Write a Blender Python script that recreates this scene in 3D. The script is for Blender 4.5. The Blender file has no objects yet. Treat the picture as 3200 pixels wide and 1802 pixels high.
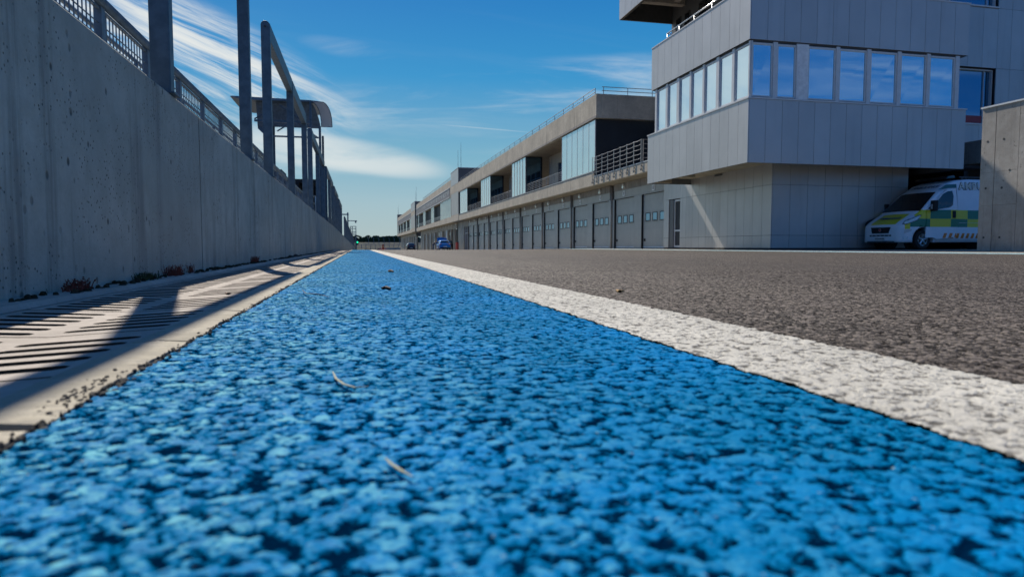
import bpy, bmesh, math, random
from math import radians as R, sin, cos, pi, sqrt
random.seed(7)
scene = bpy.context.scene
col = scene.collection

# ------------------------------------------------------------------ camera
CAM_H = 0.2
cam_d = bpy.data.cameras.new('camera')
cam = bpy.data.objects.new('camera', cam_d); col.objects.link(cam)
cam.location = (0, 0, CAM_H)
cam.rotation_euler = (R(90-3.588), 0, R(-12.89))
cam_d.sensor_width = 36.0
cam_d.lens = 2089/3200*36
cam_d.clip_start = 0.02
cam_d.clip_end = 5000
cam_d.dof.use_dof = True
cam_d.dof.focus_distance = 4.5
cam_d.dof.aperture_fstop = 5.2
scene.camera = cam

# ------------------------------------------------------------------ light
SUN_EL, SUN_AZ = 43.2, -13.2          # azimuth from +Y towards +X
scene.view_settings.view_transform = 'Standard'
scene.view_settings.look = 'None'
scene.view_settings.exposure = 0.2
scene.view_settings.gamma = 1.0

world = bpy.data.worlds.new('World'); scene.world = world
world.use_nodes = True
wn = world.node_tree.nodes; wl = world.node_tree.links
wn.clear()
wout = wn.new('ShaderNodeOutputWorld'); wbg = wn.new('ShaderNodeBackground')
wbg.inputs['Strength'].default_value = 0.1
wl.new(wbg.outputs[0], wout.inputs[0])
sky = wn.new('ShaderNodeTexSky'); sky.sky_type = 'NISHITA'; sky.sun_disc = False
sky.sun_elevation = R(SUN_EL); sky.sun_rotation = R(SUN_AZ)
sky.altitude = 100; sky.air_density = 1.0; sky.dust_density = 0.6; sky.ozone_density = 3.0

def wmath(op, a, b=None, c=None, clamp=False):
    n = wn.new('ShaderNodeMath'); n.operation = op; n.use_clamp = clamp
    for i, v in enumerate((a, b, c)):
        if v is None: continue
        if isinstance(v, (int, float)): n.inputs[i].default_value = v
        else: wl.new(v, n.inputs[i])
    return n.outputs[0]

tc = wn.new('ShaderNodeTexCoord')
sep = wn.new('ShaderNodeSeparateXYZ'); wl.new(tc.outputs['Generated'], sep.inputs[0])
DX, DY, DZ = sep.outputs
dzc = wmath('MAXIMUM', DZ, 0.0)
# high cirrus: direction projected on a cloud layer
den = wmath('ADD', dzc, 0.12)
px = wmath('DIVIDE', DX, den); py = wmath('DIVIDE', DY, den)
def wnoise(sx, sy, ang, scale, detail=6, rough=.6, dist=0.6, off=0.0):
    cb = wn.new('ShaderNodeCombineXYZ')
    ca, sa = cos(ang), sin(ang)
    a = wmath('ADD', wmath('MULTIPLY', px, ca*sx), wmath('MULTIPLY', py, sa*sx))
    b = wmath('ADD', wmath('MULTIPLY', px, -sa*sy), wmath('MULTIPLY', py, ca*sy))
    wl.new(a, cb.inputs[0]); wl.new(b, cb.inputs[1]); cb.inputs[2].default_value = off
    n = wn.new('ShaderNodeTexNoise'); n.inputs['Scale'].default_value = scale
    n.inputs['Detail'].default_value = detail; n.inputs['Roughness'].default_value = rough
    n.inputs['Distortion'].default_value = dist
    wl.new(cb.outputs[0], n.inputs['Vector'])
    return n.outputs['Fac']
def wramp(fac, a, b):
    m = wn.new('ShaderNodeMapRange'); m.interpolation_type = 'SMOOTHSTEP'
    m.inputs['From Min'].default_value = a; m.inputs['From Max'].default_value = b
    wl.new(fac, m.inputs['Value']); return m.outputs[0]
dyc = wmath('MAXIMUM', DY, 0.05)
U = wmath('DIVIDE', DX, dyc); V = wmath('DIVIDE', DZ, dyc)
front = wramp(DY, 0.05, 0.3)
def blob(u0, v0, a, b, ang, fac, soft=1.0):
    """a cloud bank round one direction of the sky"""
    du = wmath('SUBTRACT', U, u0); dv = wmath('SUBTRACT', V, v0)
    ca, sa = cos(ang), sin(ang)
    p = wmath('ADD', wmath('MULTIPLY', du, ca/a), wmath('MULTIPLY', dv, sa/a))
    q = wmath('ADD', wmath('MULTIPLY', du, -sa/b), wmath('MULTIPLY', dv, ca/b))
    d2 = wmath('ADD', wmath('MULTIPLY', p, p), wmath('MULTIPLY', q, q))
    m = wramp(wmath('SUBTRACT', 1.0, d2), 0.0, soft)
    return wmath('MULTIPLY', wmath('MULTIPLY', m, fac), front)
CLOUDS_MARK = 1
streak = wramp(wnoise(0.35, 2.2, 0.25, 2.2, 8, .62, .9), 0.42, 0.75)
streak2 = wramp(wnoise(0.25, 1.6, 0.1, 1.3, 8, .6, .8, 3.1), 0.5, 0.85)
# streaks in the image-like (u, v) frame so a bank keeps its combed look
def uvnoise(ang, sx, sy, scale, off, detail=8, rough=.6, dist=.5):
    ca, sa = cos(ang), sin(ang)
    a = wmath('ADD', wmath('MULTIPLY', U, ca*sx), wmath('MULTIPLY', V, sa*sx))
    b = wmath('ADD', wmath('MULTIPLY', U, -sa*sy), wmath('MULTIPLY', V, ca*sy))
    cb = wn.new('ShaderNodeCombineXYZ'); wl.new(a, cb.inputs[0]); wl.new(b, cb.inputs[1]); cb.inputs[2].default_value = off
    n = wn.new('ShaderNodeTexNoise'); n.inputs['Scale'].default_value = scale
    n.inputs['Detail'].default_value = detail; n.inputs['Roughness'].default_value = rough
    n.inputs['Distortion'].default_value = dist
    wl.new(cb.outputs[0], n.inputs['Vector']); return n.outputs['Fac']
nA = wramp(uvnoise(-0.42, 1.0, 9.0, 4.2, 0.3, 9, .66, .8), 0.38, 0.72)
nB = wramp(uvnoise(-0.10, 1.0, 5.0, 4.0, 4.3), 0.25, 0.60)
nC = wramp(uvnoise(0.08, 1.0, 6.0, 3.2, 8.1), 0.38, 0.75)
nC2 = wramp(uvnoise(0.2, 1.2, 4.0, 2.2, 12.1), 0.20, 0.62)
def yawuv(x, y):
    """direction (u, v) of a point of the sky given by bearing tangents"""
    c = ((x-1600)/2089, (y-901)/2089)
    p, t = R(3.588), R(12.89)
    # camera axes in world
    fx, fy, fz = sin(t)*cos(p), cos(t)*cos(p), -sin(p)
    rx, ry = cos(t), -sin(t)
    ux, uy, uz = sin(t)*sin(p), cos(t)*sin(p), cos(p)
    X = fx + rx*c[0] - ux*c[1]; Y = fy + ry*c[0] - uy*c[1]; Z = fz - uz*c[1]
    return X/Y, Z/Y
clouds = [
    (*yawuv(590, 165), 0.27, 0.080, -0.40, nA, 0.95, .8),
    (-.62, .24, .34, .20, 0.1, nC2, 0.85, 1.),  # this and the next bank are out of view, added for window reflections
    (-.95, .45, .35, .25, 0.1, nC2, 0.6, 1.),
    (*yawuv(700, 225), 0.20, 0.05, -0.34, nA, 0.8, .8),
    (*yawuv(640, 95), 0.10, 0.03, -0.2, nA, 0.30, 1.),
    (*yawuv(1040, 478), 0.19, 0.030, -0.13, nB, 0.55, .8),
    (*yawuv(860, 470), 0.16, 0.040, -0.05, nB, 0.40, 1.),
    (*yawuv(1160, 510), 0.12, 0.02, -0.12, nB, 0.30, 1.),
    (*yawuv(500, 75), 0.12, 0.05, -0.5, nA, 0.5, 1.),
    (*yawuv(1600, 285), 0.45, 0.05, 0.14, nC, 0.42, 1.),
    (*yawuv(1500, 320), 0.33, 0.040, 0.10, nC, 0.30, 1.),
    (*yawuv(1900, 255), 0.26, 0.045, 0.18, nC, 0.30, 1.),
    (*yawuv(1350, 415), 0.28, 0.030, -0.05, nC, 0.28, 1.),
    (*yawuv(1130, 160), 0.10, 0.018, -0.12, nC, 0.25, 1.),
    (*yawuv(1520, 402), 0.085, 0.0012, -0.045, 1.0, 0.22, 1.),
]
total = None
for (u0, v0, a, b, ang, nz, st, soft) in clouds:
    m = wmath('MULTIPLY', blob(u0, v0, a, b, ang, nz, soft), st)
    inv = wmath('SUBTRACT', 1.0, m)
    total = inv if total is None else wmath('MULTIPLY', total, inv)
cover = wmath('SUBTRACT', 1.0, total)
# thin cirrus elsewhere in the sky (behind and beside the photographer)
back = wmath('MULTIPLY', wmath('MULTIPLY', streak, 0.16), wmath('SUBTRACT', 1.0, wramp(DY, -0.2, 0.5)))
cover = wmath('MAXIMUM', cover, back)
cover = wmath('MAXIMUM', cover, wmath('MULTIPLY', streak2, 0.06))
away = wramp(wmath('MULTIPLY', DY, -1.0), -0.45, 0.45)      # the sky is deeper away from the sun
ramp = wn.new('ShaderNodeValToRGB'); wl.new(wmath('ADD', dzc, wmath('MULTIPLY', away, .42)), ramp.inputs[0])
cr_ = ramp.color_ramp
stops = [(0.0, (.33, .43, .45)), (.06, (.28, .42, .48)), (.13, (.15, .36, .48)), (.24, (.018, .245, .51)), (.36, (.000, .155, .45)), (.7, (.000, .105, .36)), (1.0, (.000, .07, .28))]
cr_.elements[0].position = 0; cr_.elements[0].color = (*stops[0][1], 1)
cr_.elements[1].position = 1; cr_.elements[1].color = (*stops[-1][1], 1)
for pz, cc in stops[1:-1]:
    e_ = cr_.elements.new(pz); e_.color = (*cc, 1)
sc10 = wn.new('ShaderNodeVectorMath'); sc10.operation = 'SCALE'; sc10.inputs['Scale'].default_value = 10.0
wl.new(ramp.outputs[0], sc10.inputs[0])
hs = wn.new('ShaderNodeMix'); hs.data_type = 'RGBA'; hs.inputs['Factor'].default_value = .93
wl.new(sky.outputs[0], hs.inputs['A']); wl.new(sc10.outputs[0], hs.inputs['B'])
mixc = wn.new('ShaderNodeMix'); mixc.data_type = 'RGBA'
wl.new(cover, mixc.inputs['Factor']); wl.new(hs.outputs['Result'], mixc.inputs['A'])
mixc.inputs['B'].default_value = (7.0, 7.2, 7.0, 1)
wl.new(mixc.outputs['Result'], wbg.inputs['Color'])

sun_d = bpy.data.lights.new('sun', 'SUN'); sun_d.energy = 5.0; sun_d.angle = R(0.53); sun_d.color = (1.0, 0.93, 0.82)
sun = bpy.data.objects.new('sun', sun_d); col.objects.link(sun)
sun.location = (-10, 40, 40)
sun.rotation_euler = (R(90-SUN_EL), 0, R(180-SUN_AZ))

# ------------------------------------------------------------------ helpers
def tag(o, label=None, cat=None, group=None, kind=None):
    if label: o['label'] = label
    if cat: o['category'] = cat
    if group: o['group'] = group
    if kind: o['kind'] = kind
    return o

def empty(name, loc=(0, 0, 0), rz=0.0, label=None, cat=None, group=None, kind=None):
    o = bpy.data.objects.new(name, None); col.objects.link(o)
    o.location = loc; o.rotation_euler = (0, 0, rz); o.empty_display_size = 0.3
    o['org'] = list(loc)
    return tag(o, label, cat, group, kind)

def copy_tree(o, parent=None):
    c = o.copy(); col.objects.link(c)
    if parent is not None:
        c.parent = parent
    for ch in o.children: copy_tree(ch, c)
    return c

KBOX = [1.0]      # size factor of the projecting upper floor about the survey origin
class MB:
    def __init__(s): s.v = []; s.f = []
    def add(s, vs, fs):
        n = len(s.v); s.v += [tuple(p) for p in vs]; s.f += [tuple(i+n for i in f) for f in fs]; return s
    def box(s, x0, x1, y0, y1, z0, z1):
        if x0 > x1: x0, x1 = x1, x0
        if y0 > y1: y0, y1 = y1, y0
        if z0 > z1: z0, z1 = z1, z0
        return s.add([(x0,y0,z0),(x1,y0,z0),(x1,y1,z0),(x0,y1,z0),(x0,y0,z1),(x1,y0,z1),(x1,y1,z1),(x0,y1,z1)],
              [(0,3,2,1),(4,5,6,7),(0,1,5,4),(1,2,6,5),(2,3,7,6),(3,0,4,7)])
    def tube(s, p0, p1, r, n=8, r1=None):
        r1 = r if r1 is None else r1
        d = [p1[i]-p0[i] for i in range(3)]; L = sqrt(sum(c*c for c in d)) or 1; d = [c/L for c in d]
        a = (0,0,1) if abs(d[2]) < .9 else (1,0,0)
        u = (d[1]*a[2]-d[2]*a[1], d[2]*a[0]-d[0]*a[2], d[0]*a[1]-d[1]*a[0]); l = sqrt(sum(c*c for c in u)); u = [c/l for c in u]
        w = (d[1]*u[2]-d[2]*u[1], d[2]*u[0]-d[0]*u[2], d[0]*u[1]-d[1]*u[0])
        vs = []
        for (p, rr) in ((p0, r), (p1, r1)):
            for k in range(n):
                t = 2*pi*k/n
                vs.append([p[i]+rr*(cos(t)*u[i]+sin(t)*w[i]) for i in range(3)])
        fs = [(k, (k+1) % n, n+(k+1) % n, n+k) for k in range(n)] + [tuple(range(n-1, -1, -1)), tuple(range(n, 2*n))]
        return s.add(vs, fs)
    def prism(s, pts, axis, a, b):
        """outline pts (two coords) extruded along axis 'x','y' or 'z' from a to b"""
        n = len(pts)
        def mk(p, t):
            return {'x': (t, p[0], p[1]), 'y': (p[0], t, p[1]), 'z': (p[0], p[1], t)}[axis]
        vs = [mk(p, a) for p in pts] + [mk(p, b) for p in pts]
        fs = [tuple(range(n-1, -1, -1)), tuple(range(n, 2*n))] + [(k, (k+1) % n, n+(k+1) % n, n+k) for k in range(n)]
        return s.add(vs, fs)
    def quad(s, *p): return s.add(p, [tuple(range(len(p)))])
    def build(s, name, m, parent=None, org=None, smooth=False, bevel=0.0):
        me = bpy.data.meshes.new(name)
        if org is None:
            q = parent
            while q is not None and q.parent is not None: q = q.parent
            org = tuple(q['org']) if (q is not None and 'org' in q) else (0, 0, 0)
        if KBOX[0] != 1.0: s.v = [(v[0]*KBOX[0], v[1]*KBOX[0], .2+(v[2]-.2)*KBOX[0]) for v in s.v]
        me.from_pydata([(v[0]-org[0], v[1]-org[1], v[2]-org[2]) for v in s.v], [], s.f)
        me.validate()
        bm = bmesh.new(); bm.from_mesh(me)
        bmesh.ops.recalc_face_normals(bm, faces=bm.faces)
        bm.to_mesh(me); bm.free()
        if smooth:
            for p in me.polygons: p.use_smooth = True
        me.materials.append(m)
        o = bpy.data.objects.new(name, me); col.objects.link(o)
        if parent is not None: o.parent = parent
        if bevel:
            b = o.modifiers.new('bevel', 'BEVEL'); b.width = bevel; b.segments = 2; b.limit_method = 'ANGLE'
        return o

# ------------------------------------------------------------------ materials
class NT:
    def __init__(s, name):
        s.m = bpy.data.materials.new(name); s.m.use_nodes = True
        s.n = s.m.node_tree.nodes; s.l = s.m.node_tree.links
        s.b = s.n['Principled BSDF']
        g = s.n.new('ShaderNodeNewGeometry'); s.pos = g.outputs['Position']
    def sc(s, v, x, y, z):
        n = s.n.new('ShaderNodeVectorMath'); n.operation = 'MULTIPLY'; n.inputs[1].default_value = (x, y, z)
        s.l.new(v, n.inputs[0]); return n.outputs[0]
    def noise(s, scale, detail=4, rough=.55, vec=None, dist=0.0):
        n = s.n.new('ShaderNodeTexNoise'); n.inputs['Scale'].default_value = scale; n.inputs['Detail'].default_value = detail
        n.inputs['Roughness'].default_value = rough; n.inputs['Distortion'].default_value = dist
        s.l.new(vec or s.pos, n.inputs['Vector']); return n.outputs['Fac']
    def vor(s, scale, feat='F1', vec=None, out='Distance', rnd=1.0):
        n = s.n.new('ShaderNodeTexVoronoi'); n.feature = feat; n.inputs['Scale'].default_value = scale
        n.inputs['Randomness'].default_value = rnd
        s.l.new(vec or s.pos, n.inputs['Vector']); return n.outputs[out]
    def mr(s, v, a, b, c=0.0, d=1.0, smooth=True):
        n = s.n.new('ShaderNodeMapRange')
        if smooth: n.interpolation_type = 'SMOOTHSTEP'
        n.inputs['From Min'].default_value = a; n.inputs['From Max'].default_value = b
        n.inputs['To Min'].default_value = c; n.inputs['To Max'].default_value = d
        s.l.new(v, n.inputs['Value']); return n.outputs[0]
    def mix(s, f, a, b):
        n = s.n.new('ShaderNodeMix'); n.data_type = 'RGBA'
        for k, v in (('Factor', f), ('A', a), ('B', b)):
            if isinstance(v, (int, float)): n.inputs[k].default_value = v
            elif isinstance(v, tuple): n.inputs[k].default_value = (*v[:3], 1)
            else: s.l.new(v, n.inputs[k])
        return n.outputs['Result']
    def math(s, op, a, b=None):
        n = s.n.new('ShaderNodeMath'); n.operation = op
        for i, v in enumerate((a, b)):
            if v is None: continue
            if isinstance(v, (int, float)): n.inputs[i].default_value = v
            else: s.l.new(v, n.inputs[i])
        return n.outputs[0]
    def xyz(s, v=None):
        n = s.n.new('ShaderNodeSeparateXYZ'); s.l.new(v or s.pos, n.inputs[0]); return n.outputs
    def obj(s):
        n = s.n.new('ShaderNodeTexCoord'); return n.outputs['Object']
    def set(s, **k):
        for a, v in k.items():
            a = {'color': 'Base Color', 'rough': 'Roughness', 'metal': 'Metallic', 'ior': 'IOR', 'spec': 'Specular IOR Level', 'coat': 'Coat Weight', 'alpha': 'Alpha'}[a]
            if isinstance(v, tuple): s.b.inputs[a].default_value = (*v[:3], 1)
            elif isinstance(v, (int, float)): s.b.inputs[a].default_value = v
            else: s.l.new(v, s.b.inputs[a])
        return s
    def bump(s, h, strength=.3, dist=.01):
        n = s.n.new('ShaderNodeBump'); n.inputs['Strength'].default_value = strength; n.inputs['Distance'].default_value = dist
        s.l.new(h, n.inputs['Height']); s.l.new(n.outputs[0], s.b.inputs['Normal']); return s

def paint(name, c, rough=.45, metal=0.0, var=.12, coat=0.0, bump=.0, scale=6.0, isl=0.0):
    t = NT(name)
    f = t.mr(t.noise(scale, 5, .6), .3, .7)
    d = tuple(x*(1-var) for x in c); e = tuple(min(1, x*(1+var)) for x in c)
    t.set(color=t.mix(f, d, e), rough=rough, metal=metal, coat=coat)
    if isl:
        gi = t.n.new('ShaderNodeNewGeometry'); r_ = gi.outputs['Random Per Island']
        st = t.mr(t.noise(1.0, 5, .65, t.sc(t.pos, 3.2, 3.2, .25)), .50, .78)
        cc = t.mix(f, d, e); cc = t.mix(t.math('MULTIPLY', r_, isl), cc, tuple(x*.62 for x in c)); cc = t.mix(t.math('MULTIPLY', st, .22), cc, tuple(x*.45 for x in c))
        t.set(color=cc)
    if bump: t.bump(t.noise(scale*6, 4, .6), bump, .01)
    return t.m

def concrete(name, c, streak=.5, pits=.6, bump=.25, stain=.5, scale=1.0, warm=(.8, .72, .6)):
    t = NT(name)
    big = t.mr(t.noise(.9*scale, 5, .6), .3, .72)
    mid = t.mr(t.noise(6*scale, 6, .65), .3, .7)
    col_ = t.mix(big, tuple(x*.80 for x in c), tuple(x*1.14 for x in c))
    col_ = t.mix(t.math('MULTIPLY', mid, .5), col_, tuple(c[i]*.72*(.7+.3*warm[i]) for i in range(3)))
    # rain streaks running down
    st = t.mr(t.noise(1.0, 6, .7, t.sc(t.pos, 1, 4.2, .22)), .50, .66)
    st2 = t.mr(t.noise(.8, 3, .5), .35, .6, .25, 1.0)
    col_ = t.mix(t.math('MULTIPLY', t.math('MULTIPLY', st, st2), streak), col_, tuple(x*.32 for x in c))
    pt = t.mr(t.vor(11*scale, vec=t.sc(t.pos, 1, 1, .75)), .10, .20, 1.0, 0.0)
    gate = t.mr(t.noise(1.6*scale, 4, .6), .46, .60)
    pt = t.math('MULTIPLY', pt, gate)
    pt2 = t.math('MULTIPLY', t.mr(t.vor(34*scale), .12, .24, 1.0, 0.0), t.mr(t.noise(2.6*scale, 3, .6), .42, .60))
    pt = t.math('MAXIMUM', pt, pt2)
    fine = t.mr(t.noise(60*scale, 4, .7), .25, .75)
    col_ = t.mix(t.math('MULTIPLY', fine, .16), col_, tuple(x*.5 for x in c))
    col_ = t.mix(t.math('MULTIPLY', pt, pits), col_, tuple(x*.25 for x in c))
    t.set(color=col_, rough=.9, spec=.25)
    h = t.math('SUBTRACT', t.math('MULTIPLY', t.math('ADD', mid, t.math('MULTIPLY', fine, .5)), .35), t.math('MULTIPLY', pt, 1.2))
    t.bump(h, bump, .012)
    return t.m

def glass_m(name, c=(.02, .03, .035), ior=2.6, rough=.02, wav=.02):
    t = NT(name); t.set(color=c, rough=rough, ior=ior)
    t.bump(t.noise(.8, 2, .5), wav, .05)
    return t.m

M = {}
M['wall'] = concrete('pit_wall_concrete', (.49, .485, .42), .55, 1.0, .6)
M['conc'] = concrete('beige_concrete', (.62, .54, .42), .6, .5, .25, scale=.8)
M['conc_grey'] = concrete('grey_concrete', (.42, .38, .33), .6, .8, .3)
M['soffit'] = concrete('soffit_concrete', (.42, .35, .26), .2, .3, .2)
M['clad'] = paint('grey_cladding', (.54, .52, .50), .42, 0.45, .05, scale=.7, bump=.02, isl=.22)
M['clad2'] = M['clad']
M['dark_clad'] = paint('dark_grey_cladding', (.12, .12, .12), .5, 0, .08, scale=.7)
M['seam'] = paint('seam_dark', (.05, .05, .05), .8)
M['door'] = paint('garage_door_grey', (.46, .45, .40), .45, 0.0, .07, scale=1.2, isl=.2)
M['frame_grey'] = paint('window_frame_grey', (.66, .65, .63), .4, .1, .05)
M['frame_dark'] = paint('dark_frame', (.05, .055, .06), .45, .2)
M['white_panel'] = paint('pale_glass_panel', (.86, .90, .82), .20, .62, .05, scale=.5, coat=.8)
M['white'] = paint('white_paint', (.78, .78, .76), .4)
M['galv'] = paint('galvanised_blue_grey', (.095, .135, .165), .5, .35, .2, scale=9, bump=.1)
M['fence_steel'] = paint('fence_steel', (.13, .18, .23), .5, .3, .2, scale=9)
M['steel'] = paint('bright_steel', (.6, .6, .6), .28, .9, .1)
M['rail'] = paint('rail_steel', (.28, .29, .30), .4, .6, .1)
M['black'] = paint('black_void', (.012, .012, .014), .7)
M['dark_room'] = paint('dark_room', (.02, .022, .025), .8)
M['darkwall'] = paint('dark_end_wall', (.012, .02, .028), .6, 0, .25, scale=.6)
M['rubber'] = paint('tyre_rubber', (.02, .02, .02), .85)
M['glass'] = glass_m('coated_glass', (.62, .78, .86), 1.5, .015, .012); M['glass'].node_tree.nodes['Principled BSDF'].inputs['Metallic'].default_value = .92
M['glass_dark'] = glass_m('dark_glass', (.01, .015, .02), 1.9)
M['glass_bay'] = glass_m('bay_glass', (.16, .30, .42), 1.5); M['glass_bay'].node_tree.nodes['Principled BSDF'].inputs['Metallic'].default_value = .9
M['red'] = paint('red_paint', (.55, .03, .02), .45)
M['orange'] = paint('orange_plastic', (.75, .12, .03), .5)
M['kerb'] = None

# ---- ground materials ---------------------------------------------------
def rough_ground(name, kind):
    t = NT(name)
    S = {'blue': 78, 'white': 78, 'asphalt': 92}[kind]; q = S/88
    sxy = t.sc(t.pos, 1, 1, .3)
    warp = t.n.new('ShaderNodeTexNoise'); warp.inputs['Scale'].default_value = 45; warp.inputs['Detail'].default_value = 2
    t.l.new(sxy, warp.inputs['Vector'])
    wv = t.n.new('ShaderNodeVectorMath'); wv.operation = 'MULTIPLY_ADD'
    t.l.new(warp.outputs['Color'], wv.inputs[0]); wv.inputs[1].default_value = (.030/q, .030/q, 0); t.l.new(sxy, wv.inputs[2])
    v = wv.outputs[0]
    f1 = t.vor(S, vec=v)                      # stones of about a centimetre
    stone = t.mr(f1, .10, .78, 1.0, 0.0)
    cellc = t.n.new('ShaderNodeTexVoronoi'); cellc.inputs['Scale'].default_value = S; t.l.new(v, cellc.inputs['Vector'])
    rnd = t.xyz(cellc.outputs['Color'])[0]
    fine = t.noise(190*q, 4, .65, sxy)
    med = t.noise(46*q, 5, .6, sxy)
    hgt = t.math('ADD', t.math('MULTIPLY', stone, .26), t.math('MULTIPLY', med, 1.15))
    hgt = t.math('ADD', hgt, t.math('MULTIPLY', rnd, .18))
    hgt = t.math('ADD', hgt, t.math('MULTIPLY', fine, .30))
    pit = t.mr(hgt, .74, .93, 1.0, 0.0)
    big = t.mr(t.noise(2.2, 5, .6), .35, .7)
    patch = t.mr(t.noise(17, 6, .75), .44, .60)
    if kind == 'blue':
        base = t.mix(big, (.000, .165, .36), (.000, .205, .51))
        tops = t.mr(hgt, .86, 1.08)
        wear_sheen_x = t.mr(t.xyz()[0], -.35, .45, 1.0, .12)      # wear and painted-in sun sheen, both stronger towards the gutter
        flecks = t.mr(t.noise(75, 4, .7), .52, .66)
        worn = t.math('MULTIPLY', t.math('MULTIPLY', t.math('MAXIMUM', patch, t.math('MULTIPLY', flecks, .8)), tops), wear_sheen_x)
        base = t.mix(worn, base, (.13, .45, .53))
        specks = t.mr(t.noise(120, 2, .5), .68, .74)
        base = t.mix(t.math('MULTIPLY', specks, .35), base, (.45, .45, .30))
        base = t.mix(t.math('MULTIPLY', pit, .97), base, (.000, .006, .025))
        t.set(color=base, rough=.62, spec=t.mr(hgt, .84, 1.05, 0.0, .04))
        amp = .0052
    elif kind == 'white':
        base = t.mix(big, (.50, .475, .41), (.62, .59, .51))
        grime = t.mr(t.noise(55, 5, .7), .5, .75)
        base = t.mix(t.math('MULTIPLY', grime, .35), base, (.30, .29, .27))
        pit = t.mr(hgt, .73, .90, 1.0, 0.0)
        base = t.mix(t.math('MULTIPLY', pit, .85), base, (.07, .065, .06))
        t.set(color=base, rough=.7, spec=t.mr(hgt, .7, 1.0, 0.0, .3))
        amp = .0045
    else:
        base = t.mix(big, (.044, .035, .027), (.078, .062, .049))
        base = t.mix(t.math('MULTIPLY', t.mr(rnd, .45, .9), .8), base, (.24, .20, .165))
        lane = t.mr(t.noise(.35, 3, .5, t.sc(t.pos, 1, .12, 1)), .35, .7)
        base = t.mix(t.math('MULTIPLY', lane, .25), base, (.045, .043, .042))
        sp = t.mr(t.vor(22), .02, .05, 1.0, 0.0)
        base = t.mix(t.math('MULTIPLY', sp, .3), base, (.4, .4, .38))
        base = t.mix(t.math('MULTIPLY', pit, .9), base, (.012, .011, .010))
        t.set(color=base, rough=.7, spec=t.mr(hgt, .7, 1.0, 0.0, .25))
        amp = .0065
    grit = t.mr(t.vor(S*2.3, vec=v), .1, .7, 1.0, 0.0)
    disp = t.math('ADD', t.mr(hgt, .56, 1.10, .40, 1.0), t.math('MULTIPLY', t.math('ADD', grit, fine), .09))
    d = t.n.new('ShaderNodeDisplacement'); d.inputs['Midlevel'].default_value = .9; d.inputs['Scale'].default_value = amp
    t.l.new(disp, d.inputs['Height']); t.l.new(d.outputs[0], t.n['Material Output'].inputs['Displacement'])
    t.m.displacement_method = 'BOTH'
    return t.m
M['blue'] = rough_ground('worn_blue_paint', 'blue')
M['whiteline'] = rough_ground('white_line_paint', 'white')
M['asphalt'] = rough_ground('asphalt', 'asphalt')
M['gutter'] = concrete('gutter_concrete', (.52, .46, .40), .1, .3, .25, scale=3)
M['kerbc'] = concrete('kerb_concrete', (.50, .45, .35), .1, .5, .35, scale=5)
M['apron'] = concrete('apron_concrete', (.34, .30, .24), .1, .3, .1)

# ------------------------------------------------------------------ ground
def zg(x, y):
    z = 0.0
    if y > 34:
        yy = min(y, 270)
        z -= .0066*max(0, yy-40) + .00002*0
    if x > 5: z += .05*min(1, (x-5)/7.2)*(1 if y < 60 else max(0, 1-(y-60)/60))
    return z

def rows():
    ys = [-4, -2, -1, -.4, 0.0]; y = .18
    while y < 270:
        ys.append(y)
        y += .0032 if y < 1.15 else .006 if y < 2.4 else .016 if y < 5 else .06 if y < 10 else .5 if y < 30 else 2.0
    ys.append(270); return ys
ROWS = rows()
def sheet(name, xs, m, dz=0.0, ymin=-99, jag=0.0):
    ys = [y for y in ROWS if y >= ymin]
    nx = len(xs)
    v = []
    for y in ys:
        jj = [jag*(random.gauss(0, .5)+.8*sin(y*31)+.7*sin(y*83+1)) if y < 8 else 0 for _ in (0, 1)]
        for i, x in enumerate(xs): v.append((x+(jj[0] if i == 0 else jj[1] if i == nx-1 else 0), y, zg(x, y)+dz))
    f = [(j*nx+i, j*nx+i+1, (j+1)*nx+i+1, (j+1)*nx+i) for j in range(len(ys)-1) for i in range(nx-1)]
    me = bpy.data.meshes.new(name); me.from_pydata(v, [], f); me.materials.append(m)
    for p in me.polygons: p.use_smooth = True
    o = bpy.data.objects.new(name, me); col.objects.link(o); tag(o, kind='structure')
    return o
def lin(a, b, step):
    n = max(1, round((b-a)/step)); return [a+(b-a)*i/n for i in range(n+1)]
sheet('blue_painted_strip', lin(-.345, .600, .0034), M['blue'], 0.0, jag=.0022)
sheet('white_edge_line', lin(.606, .930, .0036), M['whiteline'], 0.0015, jag=.0042)
ax = lin(.938, 2.2, .0055)
x = 2.2; st = .01
while x < 12.25: x += st; st *= 1.13; ax.append(min(x, 12.25))
ax[-1] = 12.25
sheet('pit_lane_asphalt', ax, M['asphalt'], 0.0)
# the road base showing in the thin gap beside the paint
g = MB()
for a, b in ((-4, 0), (0, 2), (2, 6), (6, 40), (40, 270)):
    z0, z1 = zg(.5, a)-.006, zg(.5, b)-.006
    g.quad((-.40, a, z0), (1.0, a, z0), (1.0, b, z1), (-.40, b, z1))
tag(g.build('road_base', M['asphalt']), kind='structure')

def strip(name, x0, x1, m, dz, y0=-4, y1=270, z1off=None):
    s = MB(); ys = [y0] + [y for y in (0, 10, 20, 30, 40, 60, 80, 100, 120, 160, 200, 240, 270) if y0 < y < y1] + [y1]
    z1off = dz if z1off is None else z1off
    for a, b in zip(ys, ys[1:]):
        s.quad((x0, a, zg(x0, a)+dz), (x1, a, zg(x1, a)+z1off), (x1, b, zg(x1, b)+z1off), (x0, b, zg(x0, b)+dz))
    return tag(s.build(name, m), kind='structure')
M['wline_plain'] = paint('white_line_plain', (.70, .70, .67), .6, 0, .1)
M['blue_plain'] = paint('pale_blue_line', (.16, .36, .42), .6, 0, .15)
strip('far_white_line', 12.25, 12.40, M['wline_plain'], .002)
strip('far_blue_strip', 12.40, 13.05, M['blue_plain'], .004, z1off=.012)
strip('far_white_line', 13.05, 13.20, M['wline_plain'], .012, z1off=.014)
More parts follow.
